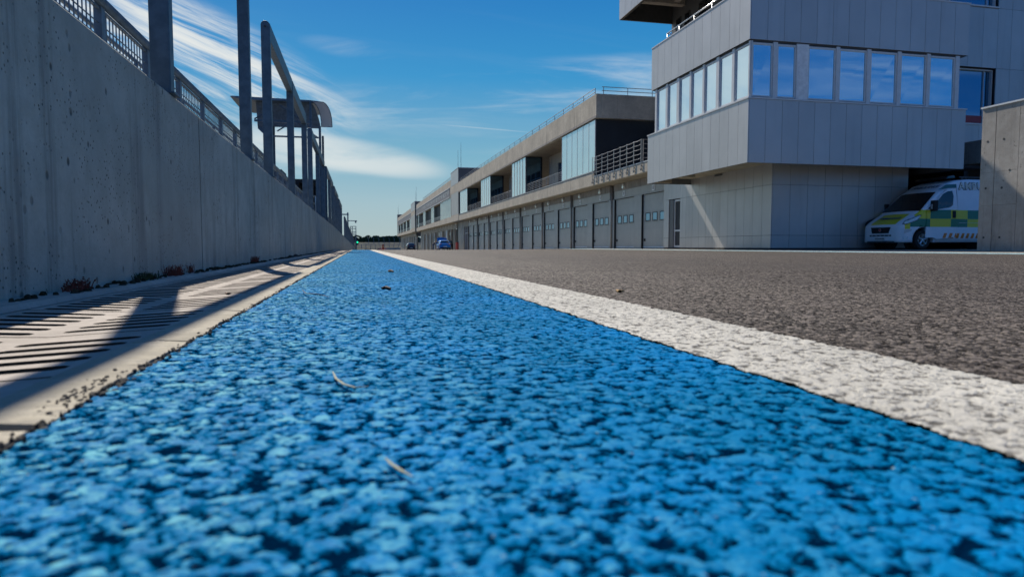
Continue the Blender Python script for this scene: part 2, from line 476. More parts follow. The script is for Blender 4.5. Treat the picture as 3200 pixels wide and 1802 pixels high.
strip('garage_apron', 13.20, 40, M['apron'], .016, z1off=.085, y1=270)

gr = paint('grass_and_earth', (.10, .10, .06), .95, 0, .3, scale=.3)
g = MB()
g.quad((-900, -300, -2.2), (1200, -300, -2.2), (1200, 1800, -2.2), (-900, 1800, -2.2))
tag(g.build('ground', gr), kind='structure')
# track side of the wall
g = MB()
g.quad((-60, -30, -.6), (-4.2, -30, -.6), (-4.2, 300, -1.5), (-60, 300, -1.5))
tag(g.build('race_track', paint('track_asphalt', (.06, .058, .056), .8)), kind='structure')
# runoff beyond the pit exit
g = MB(); g.quad((-8, 270, -1.519), (60, 270, -1.519), (60, 420, -1.60), (-8, 420, -1.60))
tag(g.build('pit_exit_road', paint('exit_road', (.06, .062, .055), .8, 0, .2, scale=.2)), kind='structure')

# gutter: slotted slabs over a channel, ledge by the wall, kerb by the paint
def gz(x):      # dished cross-section of the gutter
    pts = [(-1.30, .0), (-1.15, .0), (-1.13, -.018), (-.80, -.034), (-.50, -.018), (-.475, -.016)]
    for (a, za), (b, zb) in zip(pts, pts[1:]):
        if a <= x <= b: return za+(zb-za)*(x-a)/(b-a)
    return 0
GEND = 150
led = MB()
ys = [-4]+[k*2.0 for k in range(0, 76)]
for a, b in zip(ys, ys[1:]):
    za, zb = zg(0, a), zg(0, b)
    led.quad((-1.28, a, za+.004), (-1.15, a, za+.002), (-1.15, b, zb+.002), (-1.28, b, zb+.004))
    led.quad((-1.15, a, za+.002), (-1.132, a, za-.018), (-1.132, b, zb-.018), (-1.15, b, zb+.002))
tag(led.build('wall_foot_ledge', M['gutter']), kind='structure')
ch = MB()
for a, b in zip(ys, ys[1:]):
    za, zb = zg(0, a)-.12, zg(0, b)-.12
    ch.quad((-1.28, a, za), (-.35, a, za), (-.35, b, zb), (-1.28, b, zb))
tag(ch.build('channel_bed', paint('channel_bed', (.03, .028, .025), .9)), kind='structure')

sl = MB(); sw = MB()
SP = .104; SLAB = .68; TH = .10
y = -.10 - SLAB*2
random.seed(3)
cols_ = [(-1.125, -1.09, False), (-1.09, -.845, True), (-.845, -.785, False), (-.785, -.52, True), (-.52, -.482, False)]
def bar(x0, x1, y0, y1, t0=0):
    z = zg(0, (y0+y1)/2)
    a, b = gz(x0)+z, gz(x1)+z
    sl.add([(x0,y0,a-TH),(x1,y0,b-TH),(x1,y1,b-TH),(x0,y1,a-TH),(x0,y0,a),(x1,y0,b),(x1,y1,b),(x0,y1,a)],
           [(4,5,6,7)])
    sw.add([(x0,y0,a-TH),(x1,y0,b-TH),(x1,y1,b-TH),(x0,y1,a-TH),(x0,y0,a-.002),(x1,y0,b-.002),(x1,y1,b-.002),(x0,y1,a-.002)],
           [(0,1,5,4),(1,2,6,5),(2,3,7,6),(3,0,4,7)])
while y < 60:
    ye = y+SLAB-.012
    for (x0, x1, slot) in cols_:
        if not slot:
            bar(x0, x1, y, ye); continue
        sh = 0 if x0 < -1 else SP/2
        n = int((ye-y)/SP)
        yy = y
        k = 0
        s0 = y+.03+sh*.8
        bar(x0, x1, y, s0)
        while s0+SP < ye-.01:
            # slot s0 .. s0+.052 with rounded ends
            for (ca, cb) in ((x0, x0+.018), (x1-.018, x1)):
                z = zg(0, s0)
                xe = ca if ca == x0 else cb; xi = cb if ca == x0 else ca
                for (q0, q1) in ((s0, s0+.013), (s0+.039, s0+.052)):
                    ym = s0 if q0 == s0 else s0+.052
                    sl.add([(xe, q0, gz(xe)+z), (xe, q1, gz(xe)+z), (xi, ym, gz(xi)+z)], [(0, 1, 2)])
            bar(x0, x1, s0+.052, s0+SP)
            s0 += SP
        bar(x0, x1, s0, ye)
    y += SLAB
tag(sl.build('slotted_drain_gutter', M['gutter']), kind='structure')
tag(sw.build('gutter_slot_sides', paint('slot_shade', (.05, .044, .036), .95)), kind='structure')  # shade inside the slots is put into this dark colour
far_g = MB()
for a in range(60, GEND, 2):
    za, zb = zg(0, a), zg(0, a+2)
    far_g.quad((-1.13, a, za-.018), (-.8, a, za-.034), (-.8, a+2, zb-.034), (-1.13, a+2, zb-.018))
    far_g.quad((-.8, a, za-.034), (-.482, a, za-.018), (-.482, a+2, zb-.018), (-.8, a+2, zb-.034))
tag(far_g.build('drain_gutter', M['gutter']), kind='structure')

kb = MB()
random.seed(11)
y = -1.877
jl = [y]
while y < GEND:
    L = SLAB*1.0 if y < 60 else 6
    n = 34 if y < 4 else 12 if y < 15 else 3 if y < 60 else 1
    y1 = min(y+L-(.036 if .1 < y < .3 else .010), GEND)
    prev = None
    for i in range(n+1):
        t = y+(y1-y)*i/n
        z = zg(0, t)
        e = -.352+random.uniform(-.003, .003)+.004*sin(t*9)+.003*sin(t*23)
        ring = [(-.474, t, z-.05), (-.474, t, z-.016), (-.462, t, z+.001), (-.41, t, z+.0045), (e, t, z+.001+random.uniform(-.002, .002)), (e+.003, t, z-.03)]
        if prev: 
            nn = len(kb.v)
            kb.add(prev+ring, [(k, k+1, 6+k+1, 6+k) for k in range(5)] + ([(5, 4, 3, 2, 1, 0)] if i == 1 else []) + ([(6, 7, 8, 9, 10, 11)] if i == n else []))
        prev = ring
    y += L
tag(kb.build('gutter_kerb', M['kerbc']), kind='structure')

# ------------------------------------------------------------------ pit wall
XW = -1.27; WT = 1.27; WTH = .30
wall = empty('pit_wall', (XW, 0, 0), label='long grey concrete pit wall with rain streaks beside the slotted gutter', cat='wall')
js = [-9.4, -1.7, 6.01, 13.7, 21.4, 29.1, 36.8, 44.5, 52.2, 59.9]
yy = 59.9
while yy < 228: yy += 12; js.append(yy)
for a, b in zip(js, js[1:]):
    p = MB()
    a2, b2 = a+.016, b-.016
    za, zb = zg(0, a), zg(0, b)
    c = .012
    prof = lambda z: [(XW, z-.3), (XW, z+WT-c), (XW-c, z+WT), (XW-WTH+c, z+WT), (XW-WTH, z+WT-c), (XW-WTH, z-.6)]
    A = [(q[0], a2, q[1]) for q in prof(za)]; B = [(q[0], b2, q[1]) for q in prof(zb)]
    p.add(A+B, [(k, (k+1) % 6, 6+(k+1) % 6, 6+k) for k in range(6)]+[(5, 4, 3, 2, 1, 0), (6, 7, 8, 9, 10, 11)])
    p.build('wall_panel', M['wall'], wall)
    p = MB(); p.box(XW-.008, XW-WTH+.02, b-.03, b+.03, zb-.3, zb+WT-.02); p.build('joint_filler', M['seam'], wall)
pf = MB()
for a, b in ((-10, 0), (0, 30), (30, 60), (60, 100), (100, 230)):
    za, zb = zg(0, a)+.95, zg(0, b)+.95
    pf.quad((XW-WTH+.002, a, za), (-4.2, a, za), (-4.2, b, zb), (XW-WTH+.002, b, zb))
    pf.quad((-4.2, a, za), (-4.2, a, -2), (-4.2, b, -2.2), (-4.2, b, zb))
tag(pf.build('pit_wall_platform', M['conc_grey']), kind='structure')

# mesh guard rail behind the wall
GX = -1.86
guard = empty('mesh_guardrail', (GX, 0, .95), label='blue grey guardrail with square wire mesh on the platform behind the wall', cat='railing')
gp = 1.12
k = 0
y = -1.05
while y < 56:
    z = zg(0, y)
    MB().box(GX-.022, GX+.022, y-.038, y+.038, z+.95, z+2.04).build('post', M['fence_steel'], guard)
    if y < 55:
        p = MB(); a, b = y+.045, y+gp-.045
        p.box(GX-.012, GX+.012, a, b, z+1.955, z+1.972); p.box(GX-.018, GX+.018, a, b, z+1.12, z+1.15)
        n = 13 if y < 14 else 6
        for i in range(1, n+1):
            t = a+(b-a)*i/(n+1); p.box(GX-.004, GX+.004, t-.004, t+.004, z+1.15, z+1.955)
        m_ = 7 if y < 14 else 4
        for i in range(1, m_+1):
            t = z+1.15+.805*i/(m_+1); p.box(GX-.0041, GX+.0041, a, b, t-.0035, t+.0035)
        p.build('mesh_panel', M['fence_steel'], guard)
    y += gp
p = MB(); p.tube((GX+.02, -1.2, 2.015), (GX+.02, 40, 2.015), .036, 12); p.tube((GX+.02, 40, 2.015), (GX+.02, 56, 2.015+zg(0, 56)), .036, 12)
p.build('top_rail', M['fence_steel'], guard, smooth=True)
p = MB(); p.tube((GX-.35, 3.9, 2.10), (GX-.35, 40, 2.10), .02, 8)
for i in range(20): p.tube((GX-.35, 3.9+i*1.9, .95), (GX-.35, 3.9+i*1.9, 2.10), .018, 6)
p.build('rear_handrail', M['fence_steel'], guard)

# tall pit-wall frames: three posts joined by one beam
PX = -1.338; PW = .066
def make_frame(H=3.62):
    root = empty('pit_wall_frame', (0, 0, 0))
    z0 = WT
    for t in (0, 3.65, 7.3):
        pts = [(-PW, z0), (PW, z0)]
        for i in range(9):
            a = pi*i/8; pts.append((PW*cos(a), H-PW+PW*sin(a)))
        p = MB(); p.prism(pts, 'y', t-.055, t+.055)
        po = p.build('post', M['galv'], root, bevel=.008)
        b = MB(); b.box(-PW-.03, PW+.03, t-.09, t+.09, z0+.001, z0+.012)
        b.build('base_plate', M['galv'], po)
        b = MB(); b.tube((0, t-.070, H-.09), (0, t-.054, H-.09), .014, 8); b.build('bolt', M['seam'], po)
    p = MB()
    for (a, b) in ((.057, 3.593), (3.707, 7.243)):
        p.box(-PW+.010, PW-.010, a, b, H-.26, H-.006)
    p.build('beam', M['galv'], root, bevel=.006)
    return root
proto = make_frame()
fl = ['nearest tall steel frame on the pit wall, its top out of sight above',
      'second tall frame on the pit wall, its rounded top rising against the sky',
      'third tall frame along the pit wall, past the canopy posts',
      'fourth tall frame along the pit wall', 'fifth tall frame along the pit wall']
starts = [1.60+9.4*k for k in range(6)] + [68+9.4*k for k in range(17)]
for i, y in enumerate(starts):
    o = proto if i == 0 else copy_tree(proto)
    o.location = (PX, y, zg(0, y+3))
    if i >= 6: o.scale = (1, 1, .93)
    if i < 5: lab = fl[i]
    elif i == 5: lab = 'sixth tall frame on the pit wall, the last before the bright gap'
    else: lab = 'one of the far tall frames that close up into a dark screen beyond the gap'
    tag(o, lab, 'frame', 'tall post frames along the pit wall')

# ------------------------------------------------------------------ cladding helper
def clad(name, m, parent, face, at, a0, a1, z0, z1, step, rows=None, gap=.012, th=.03, seam=True, sgn=-1):
    """panels on the plane face='x' (normal -x) or 'y' (normal -y) over a dark backing"""
    n = max(1, round((a1-a0)/step)); zs = rows or [z0, z1]
    p = MB()
    for i in range(n):
        a, b = a0+(a1-a0)*i/n+gap/2, a0+(a1-a0)*(i+1)/n-gap/2
        for c, d in zip(zs, zs[1:]):
            if face == 'x': p.box(at, at+th, a, b, c+gap/2, d-gap/2)
            else: p.box(a, b, at, at+th, c+gap/2, d-gap/2)
    o = p.build(name, m, parent)
    if seam:
        p = MB()
        if face == 'x': p.box(at+.015, at+.10, a0+.02, a1-.02, z0+.02, z1-.02)
        else: p.box(a0+.02, a1-.02, at+.015, at+.10, z0+.02, z1-.02)
        p.build('seam_backing', M['seam'], o)
    return o

# ------------------------------------------------------------------ control tower
tw = empty('control_tower', (15, 22.25, .1), label='grey clad race control tower with projecting window band and roof terrace', cat='building')
TX, TY = 15.0, 22.25
BX, BY1 = 13.96, 31.0
RX = 23.60
# ground floor
p = MB(); p.box(TX+.11, 20.95, TY+.11, 31.3, -.3, 3.9); p.build('core_wall', M['seam'], tw)
wy0, wy1 = 29.55, 30.72          # narrow window in the side
gf = clad('side_cladding', M['clad'], tw, 'x', TX, TY, wy0-.02, .14, 3.72, .62, [.14, .62, 2.5, 3.72])
clad('side_cladding', M['clad'], tw, 'x', TX, wy0-.02, 31.28, 2.5, 3.72, .5)
clad('side_cladding', M['clad'], tw, 'x', TX, wy1, 31.28, .14, 2.5, .6, [.14, .62, 2.5])
p = MB(); p.box(TX+.12, TX+.22, wy0, wy1, .14, 2.48); w = p.build('window', M['glass_dark'], tw)
p = MB()
for (a, b, c, d) in ((wy0, wy0+.07, .16, 2.46), (wy1-.07-.45, wy1-.45, .16, 2.46), (wy0+.07, wy1-.52, 2.38, 2.46), (wy0+.07, wy1-.52, .16, .25), (wy0+.07, wy1-.52, .93, 1.01)):
    p.box(TX+.07, TX+.13, a, b, c, d)
p.build('frame', M['frame_grey'], w)
p = MB(); p.box(TX+.03, TX+.12, wy1-.44, wy1-.02, .14, 2.47); p.build('jamb_panel', M['dark_clad'], w)
clad('front_cladding', M['clad2'], tw, 'y', TY, TX+.031, 21.0, .14, 3.5, .74, [.14, .62, 2.5, 3.5])
p = MB(); p.box(TX-.02, 20.97, TY-.02, 31.2, -.1, .135); p.build('plinth', M['seam'], tw)
# vent in the side wall
p = MB()
p.box(TX-.03, TX+.0, 25.75, 26.35, 3.20, 3.24); p.box(TX-.03, TX+.0, 25.75, 26.35, 3.42, 3.46)
for i in range(4): p.box(TX-.025, TX-.002, 25.75, 26.35, 3.26+.045*i, 3.28+.045*i)
p.build('vent_grille', M['frame_dark'], tw)
# passage behind the ambulance
p = MB()
p.box(20.97, 40, 30.0, 30.3, -.3, 4.4); p.box(20.86, 20.94, TY+.12, 30, -.3, 3.4); p.box(20.97, 24.4, 22.0, 30, 3.30, 3.4); p.box(24.42, 24.6, 23, 30, -.3, 4.4)
p.build('passage_wall', M['dark_room'], tw)
KBOX[0] = .92
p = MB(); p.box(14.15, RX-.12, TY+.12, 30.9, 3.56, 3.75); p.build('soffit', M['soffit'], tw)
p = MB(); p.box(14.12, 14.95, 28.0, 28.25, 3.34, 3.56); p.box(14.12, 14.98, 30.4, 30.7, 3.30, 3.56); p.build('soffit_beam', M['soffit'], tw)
# lower band
lb = clad('lower_band', M['clad'], tw, 'x', BX, TY, BY1, 3.28, 5.60, .675)
clad('lower_band', M['clad2'], tw, 'y', TY, BX+.031, RX, 3.28, 5.60, .70)
p = MB()
p.box(BX+.10, BX+.16, TY+.10, BY1-.02, 3.30, 5.6); p.box(BX+.16, RX-.03, TY+.10, TY+.16, 3.30, 5.6); p.box(RX-.10, RX, TY+.032, BY1-.02, 3.29, 5.6); p.box(BX+.03, RX, BY1-.06, BY1, 3.29, 5.6)
p.box(BX+.16, RX-.1, TY+.16, BY1-.06, 5.3, 5.58)
p.build('band_frame', M['dark_clad'], tw)
p = MB(); p.box(BX-.03, BX+.12, TY-.03, BY1+.02, 5.602, 5.655); p.box(BX+.12, RX+.03, TY-.03, TY+.12, 5.602, 5.655); p.build('sill', M['frame_grey'], tw)
# window band
gx, gy = BX+.10, TY+.09
p = MB(); p.box(gx+.35, RX-.6, gy+.35, 30.2, 5.66, 7.70); p.build('room_core', M['dark_room'], tw)
lw = [(22.41, 23.33), (23.53, 24.44), (24.69, 25.60), (25.78, 26.72), (26.91, 27.83), (28.10, 28.97), (29.20, 30.13)]
fw = [(14.13, 14.94), (15.16, 15.91), (16.47, 17.61), (17.81, 18.97), (19.18, 20.34), (20.55, 21.70), (21.89, 23.04)]
for (a, b) in lw:
    p = MB(); p.box(gx+.02, gx+.05, a+.03, b-.03, 5.74, 7.58); w = p.build('window', M['glass'], tw)
    p = MB()
    p.box(gx-.015, gx+.06, a-.02, a+.03, 5.70, 7.64); p.box(gx-.015, gx+.06, b-.03, b+.02, 5.70, 7.64)
    p.box(gx-.013, gx+.06, a+.03, b-.03, 5.70, 5.745); p.box(gx-.013, gx+.06, a+.03, b-.03, 7.575, 7.64)
    p.build('frame', M['frame_grey'], w)
for i, (a, b) in enumerate(fw):
    p = MB(); p.box(a+.03, b-.03, gy+.02, gy+.05, 5.74, 7.58); rt = [random.uniform(-.006, .006) for _ in range(4)]
    p.v = [(v[0], v[1]+rt[(v[0] > (a+b)/2)*2+(v[2] > 6.5)], v[2]) for v in p.v]
    w = p.build('window', M['glass'], tw)
    p = MB()
    p.box(a-.02, a+.03, gy-.015, gy+.06, 5.70, 7.64); p.box(b-.03, b+.02, gy-.015, gy+.06, 5.70, 7.64)
    p.box(a+.03, b-.03, gy-.013, gy+.06, 5.70, 5.745); p.box(a+.03, b-.03, gy-.013, gy+.06, 7.575, 7.64)
    p.build('frame', M['frame_grey'], w)
def mull(*bx):
    p = MB(); p.box(*bx); p.build('mullion', M['frame_grey'], tw)
e = [22.30] + [v for ab in lw for v in ab] + [30.34]
for a, b in zip(e[::2], e[1::2]): mull(gx-.05, gx+.07, a+.018, b-.018, 5.656, 7.69)
e = [BX+.09] + [v for ab in fw for v in ab] + [23.27]
for a, b in zip(e[::2], e[1::2]): mull(a+.022, b-.018, gy-.05, gy+.07, 5.656, 7.69)
mull(23.20, 23.27, gy+.07, 30.3, 5.66, 7.69)
mull(gx, 23.2, 30.34, 30.4, 5.66, 7.69)
p = MB(); p.box(gx+.0, gx+.07, TY+.16, 30.4, 7.64, 7.695); p.box(gx+.07, 23.2, gy+.0, gy+.07, 7.64, 7.693); p.build('window_head', M['frame_dark'], tw)
p = MB(); p.box(15.95, 16.43, gy-.058, gy-.052, 5.68, 7.66); p.build('infill_panel', M['white'], tw)
# upper band and roof terrace
clad('upper_band', M['clad'], tw, 'x', BX, TY, 30.65, 7.72, 9.70, .675)
clad('upper_band', M['clad2'], tw, 'y', TY, BX+.031, RX, 7.72, 9.70, .70)
p = MB()
p.box(BX+.10, RX-.05, TY+.10, 30.6, 7.70, 7.86); p.box(RX-.06, RX, TY+.032, 30.6, 7.72, 9.69); p.box(BX+.03, RX-.06, 30.58, 30.65, 7.72, 9.69)
p.box(BX+.101, BX+.16, TY+.10, 30.58, 7.86, 9.69); p.box(BX+.16, RX-.06, TY+.101, TY+.16, 7.86, 9.69)
p.box(BX+.16, RX-.06, TY+.16, 30.58, 9.3, 9.42)
p.build('terrace_deck', M['dark_clad'], tw)
p = MB(); p.box(BX-.02, BX+.17, TY-.02, 30.67, 9.702, 9.75); p.box(BX+.17, RX+.02, TY-.02, TY+.17, 9.702, 9.75); p.build('coping', M['frame_grey'], tw)
p = MB()
p.tube((14.35, 22.6, 10.22), (14.35, 29.85, 10.22), .032, 10); p.tube((14.35, 29.85, 10.22), (14.9, 29.85, 10.22), .032, 10)
for y in (22.7, 24.2, 25.7, 27.2, 28.6, 29.8): p.tube((14.35, y, 9.42), (14.35, y, 10.2), .022, 8)
p.tube((14.35, 22.6, 9.95), (14.35, 29.85, 9.95), .016, 8)
p.build('terrace_railing', M['steel'], tw, smooth=True)
KBOX[0] = 1.0
KS = 1.246                       # the penthouse stands back from the band, over the terrace behind
SX = 14.90*KS; Z_ = lambda z: .2+(z-.2)*KS; YN, YF = 26.6, 30.5*KS
p = MB(); p.box(SX+.05, 30, YN, YF, 4.45, 18); p.build('penthouse_core', M['dark_clad'], tw)
clad('penthouse_cladding', M['dark_clad'], tw, 'x', SX, YN, YF, 9.75, 18, 1.4, [9.75, Z_(12.0), 18], seam=False, th=.04)
for (a, b) in ((29.52, 29.98), (28.66, 29.11), (26.9, 27.78), (25.2, 25.9)):
    a, b = a*KS, b*KS
    p = MB(); p.box(SX-.012, SX-.004, a, b, 11.2, Z_(10.92)); w = p.build('window', M['glass_dark'], tw)
    p = MB()
    for (c, d, e1, e2) in ((a-.03, a, 11.2, Z_(10.95)), (b, b+.03, 11.2, Z_(10.95)), (a, b, Z_(10.92), Z_(10.95))): p.box(SX-.04, SX, c, d, e1, e2)
    p.build('frame', M['seam'], w)
ox, oy = 12.2*KS, YF; oz = Z_(10.9)
clad('roof_overhang', M['clad2'], tw, 'x', ox, 30, oy, oz, 18, .9)
p = MB()
p.box(ox+.10, ox+.2, 30, oy-.12, oz+.02, 17.9); p.box(ox+.01, SX-.01, oy-.12, oy, oz, 18); p.box(ox+.2, SX-.01, 29.9, 30.02, oz, 18)
p.build('overhang_skirt', M['seam'], tw)
p = MB()
p.box(ox+.2, SX-.01, 30.02, oy-.12, oz+1.06, oz+1.4)
for y in (36.3, 33.5, 31): p.box(ox+.2, SX-.012, y, y+.4, oz+.57, oz+1.06)
p.box(SX-.75, SX-.4, 30.03, 36.3, oz+.65, oz+1.05)
p.build('overhang_soffit', M['conc_grey'], tw)
# rear wing
RY = 24.5
p = MB(); p.box(RX+.02, 40, RY+.32, 32, 4.42, 14.2); p.build('rear_wing_wall', M['seam'], tw)
wx0, wx1 = 24.9, 27.5
clad('rear_wing_cladding', M['clad2'], tw, 'y', RY, wx1, 38, 4.45, 14.1, .74, [4.45, 8.02, 10.6, 14.1])
clad('rear_wing_cladding', M['clad2'], tw, 'y', RY, RX+.02, wx1, 8.02, 10.58, .74)
clad('rear_wing_cladding', M['clad2'], tw, 'y', RY, RX+.02, wx1, 4.45, 5.55, .74)
clad('rear_wing_cladding', M['clad2'], tw, 'y', RY, RX+.02, wx0-.02, 5.55, 8.02, .9)
for (z0, z1) in ((5.6, 7.98), (10.66, 12.9)):
    p = MB(); p.box(wx0, wx1-.02, RY+.26, RY+.30, z0, z1); w = p.build('window', M['glass_bay'], tw)
    p = MB(); p.box(wx0, wx0+.05, RY+.02, RY+.26, z0, z1); p.box(wx1-.07, wx1-.02, RY+.14, RY+.26, z0, z1); p.box(wx0+.05, wx1-.07, RY+.14, RY+.26, z1-.05, z1); p.box(wx0, wx1, RY-.04, RY+.26, z0-.06, z0)
    p.box(wx1-.42, wx1-.40, RY+.2, RY+.26, z0, z1-.05)
    p.build('frame', M['frame_grey'], w)
p = MB(); p.box(wx0+.06, wx1-.45, RY+.22, RY+.255, 5.62, 5.98); p.build('red_reflection', paint('dull_red', (.30, .04, .05), .5), tw)  # flat red panel painting a reflection in the window glass
p = MB(); p.box(24.0, 24.4, 20.6, 30, 3.5, 4.40); p.build('link_beam', M['conc_grey'], tw)

# ------------------------------------------------------------------ concrete service building on the right
sb = empty('service_building', (15, 13.67, .1), label='raw concrete building with formwork joints at the right edge of the picture', cat='building')
cy1 = 13.67
p = MB(); p.box(15.06, 19, 2, cy1-.01, -.2, 3.5); p.build('core', M['seam'], sb)
p = MB()
for (a, b) in ((13.30, cy1), (12.70, 13.29), (9.9, 11.3), (7.0, 9.89), (2, 6.99)):
    for (c, d) in ((-.1, 1.195), (1.2, 1.995), (2.0, 3.56)):
        p.box(15.0, 15.08, a+.003, b-.003, c, d)
p.box(15.0, 15.08, 11.303, 12.694, 2.55, 3.56); p.box(15.0, 15.08, 11.303, 12.694, -.1, .8)
p.box(15.0, 15.08, 12.5, 12.694, .8, 2.55)
p.box(15.08, 19, cy1-.08, cy1, -.1, 3.56)
p.build('concrete_wall', M['conc_grey'], sb)
p = MB(); p.box(14.97, 19.05, 2, cy1+.03, 3.562, 3.60); p.build('roof_edge', M['frame_grey'], sb)
p = MB(); p.box(15.10, 15.14, 11.33, 12.47, .83, 2.52); w = p.build('window', M['glass_dark'], sb)
p = MB()
for (a, b, c, d) in ((12.40, 12.49, .81, 2.54), (11.31, 11.38, .81, 2.54), (11.38, 12.4, 2.46, 2.54), (11.38, 12.4, .81, .9), (11.38, 12.4, 1.6, 1.66)): p.box(15.05, 15.13, a, b, c, d)
p.build('frame', M['galv'], w)
p = MB()
for (y, z) in ((13.5, 1.62), (13.08, 1.60), (13.5, .42), (13.08, .42), (13.5, 2.75), (13.08, 2.75), (12.9, 2.0)):
    p = MB(); p.tube((14.996, y, z), (15.01, y, z), .028, 10); p.build('tie_hole', M['seam'], sb)

# ------------------------------------------------------------------ garage buildings
WX, DXP, FX = 15.10, 15.25, 14.0
def make_door(open_=False):
    root = MB()
    gaps = [.0, .5, 1.0, 1.45, 2.0, 2.5, 2.88]
    for a, b in zip(gaps, gaps[1:]):
        root.box(0, .03, 0, 3.0, a+.006, b-.006)
        for k in range(1, 3):
            pass
    root.box(.012, .05, .01, 2.99, 0, 2.88)
    return root
def garage_doors(bld, ys, zt=3.02, openset=(), lamp=True, plate=True, simple_from=999):
    """one door part per opening, its windows, lock and threshold under it"""
    src = None
    for i, y in enumerate(ys):
        zb = .10+zg(13.3, y)-zg(13.3, 30) if y > 45 else .13
        H = zt-zb
        if i in openset:
            p = MB(); p.box(DXP+.75, DXP+.80, y, y+3, zb-.3, zt); d = p.build('open_doorway', M['black'], bld)
            p = MB(); p.box(DXP, DXP+.75, y-.02, y, zb-.2, zt); p.box(DXP, DXP+.75, y+3, y+3.02, zb-.2, zt); p.build('door_jamb', M['seam'], d)
            continue
        p = MB()
        hs = [0, .5, 1.0, 1.40, 2.0, 2.5, H]
        for a, b in zip(hs, hs[1:]):
            p.box(DXP, DXP+.03, y+.02, y+2.98, zb+a+.006, zb+b-.006)
            m = a+(b-a)/2
        for k in range(1, int(H/.125)):
            zz = zb+k*.125
            if abs((k*.125) % .5) > .01 and not 1.38 < k*.125 < 2.0: p.box(DXP-.004, DXP, y+.03, y+2.97, zz-.004, zz+.004)
        p.box(DXP+.012, DXP+.06, y, y+3, zb-.3, zt+.02)
        d = p.build('garage_door', M['door'], bld)
        q = MB(); q.box(WX+.055, DXP+.02, y+2.975, y+3.012, zb-.3, zt); q.box(WX+.055, DXP-.001, y+.012, y+2.974, zt-.012, zt+.008); q.build('jamb', M['black'], d)  # black strips paint the jamb's shadow beside and above the door
        for c in (.62, 1.5, 2.38):
            q = MB(); q.box(DXP-.010, DXP-.002, y+c-.25, y+c+.25, 1.60, 1.98); w = q.build('window', M['glass_bay'], d)
            q = MB()
            for (a0, a1, b0, b1) in ((-.30, -.25, 1.55, 2.03), (.25, .30, 1.55, 2.03), (-.25, .25, 1.98, 2.03), (-.25, .25, 1.55, 1.60)):
                q.box(DXP-.022, DXP-.001, y+c+a0, y+c+a1, b0, b1)
            q.build('window_frame', M['frame_dark'], d)
        q = MB(); q.box(DXP-.03, DXP-.001, y+2.68, y+2.86, zb+.36, zb+.50); q.build('lock', M['black'], d)
        q = MB(); q.box(DXP-.012, DXP-.001, y+.03, y+2.97, zb+.01, zb+.07); q.build('bottom_seal', M['white'], d)

gb = empty('garage_building', (FX, 31.4, .1), label='long two-storey concrete pit building with sixteen grey garage doors nearest the tower', cat='building')
doors = []
for k in range(8): doors += [31.33+7.93*k, 35.35+7.93*k]
garage_doors(gb, doors)
# piers, header
p = MB()
pr = sorted([(d+3.0, (doors[i+1] if i+1 < len(doors) else 94.35)) for i, d in enumerate(doors)])
grey, conc = MB(), MB()
for (a, b) in pr:
    if b-a > .8:
        zs = [-.6, .62, 1.12, 1.55, 2.12, 2.62, 3.03]
        for c, d in zip(zs, zs[1:]): grey.box(WX+.04, WX+.2, a+.014, b-.004, c+.004, d-.004)
        grey.box(WX+.06, WX+.2, a+.013, b-.001, -.8, 3.0)
    else:
        conc.box(WX+.02, WX+.3, a+.10, b-.10, -.8, 3.9)
        grey.box(WX+.08, WX+.2, a+.013, a+.10, -.8, 3.02); grey.box(WX+.08, WX+.2, b-.10, b, -.8, 3.02)
for k in range(8):
    a, b = doors[2*k]-.12, doors[2*k+1]+3.05
    grey.box(WX+.045, WX+.3, a, b, 3.03, 3.09); grey.box(WX+.05, WX+.3, a, b, 3.10, 3.50)
    conc.box(WX+.03, WX+.3, a, b, 3.505, 3.91)
grey.build('door_surround', M['door'], gb); conc.build('concrete_pier', M['conc_grey'], gb)
p = MB(); p.box(WX+.31, WX+.5, 31.35, 103.4, -.8, 4.1); p.build('inner_wall', M['seam'], gb)
# drain pipes between door pairs
for k in range(7):
    y = doors[2*k+1]+3.0+.33
    p = MB(); p.tube((WX-.02, y, -.4), (WX-.02, y, 3.9), .055, 8); p.build('drain_pipe', M['conc_grey'], gb, smooth=True)
for i, d in enumerate(doors):
    p = MB(); p.tube((WX-.06, d+1.5, 3.71), (WX+.03, d+1.5, 3.71), .16, 18)
    l_ = p.build('wall_lamp', M['frame_grey'], gb)
    p = MB(); p.tube((WX-.064, d+1.5, 3.71), (WX-.058, d+1.5, 3.71), .125, 18); p.build('lamp_glass', M['white_panel'], l_)
    p = MB(); p.box(WX+.02, WX+.044, d+1.35, d+1.65, 3.14, 3.44); pl = p.build('number_plate', M['white'], gb)
    p = MB(); p.box(WX+.015, WX+.02, d+1.47, d+1.53, 3.2, 3.38); p.build('numeral', M['black'], pl)
# glass entrance
p = MB(); p.box(DXP+.1, DXP+.14, 94.4, 97.6, -.5, 3.05); w = p.build('entrance_glass', M['glass_dark'], gb)
p = MB()
for y in (94.38, 95.9, 97.6): p.box(DXP+.0, DXP+.12, y, y+.09, -.5, 3.05)
p.box(DXP+.001, DXP+.12, 94.4, 97.6, 2.1, 2.18); p.build('frame', M['frame_grey'], w)
p = MB(); p.box(WX, WX+.3, 97.7, 104.6, -.8, 3.9); p.box(WX+.01, WX+.3, 94.2, 97.7, 3.06, 3.9); p.build('end_pier', M['conc'], gb)

def fascia(bld, y0, y1, z0, z1, step=2.05, x=FX, th=.25):
    p = MB(); n = max(1, round((y1-y0)/step))
    for i in range(n):
        a, b = y0+(y1-y0)*i/n, y0+(y1-y0)*(i+1)/n
        p.box(x, x+th, a+.008, b-.008, z0, z1)
    p.box(x+.02, x+th-.01, y0, y1, z0+.01, z1-.01)
    return p
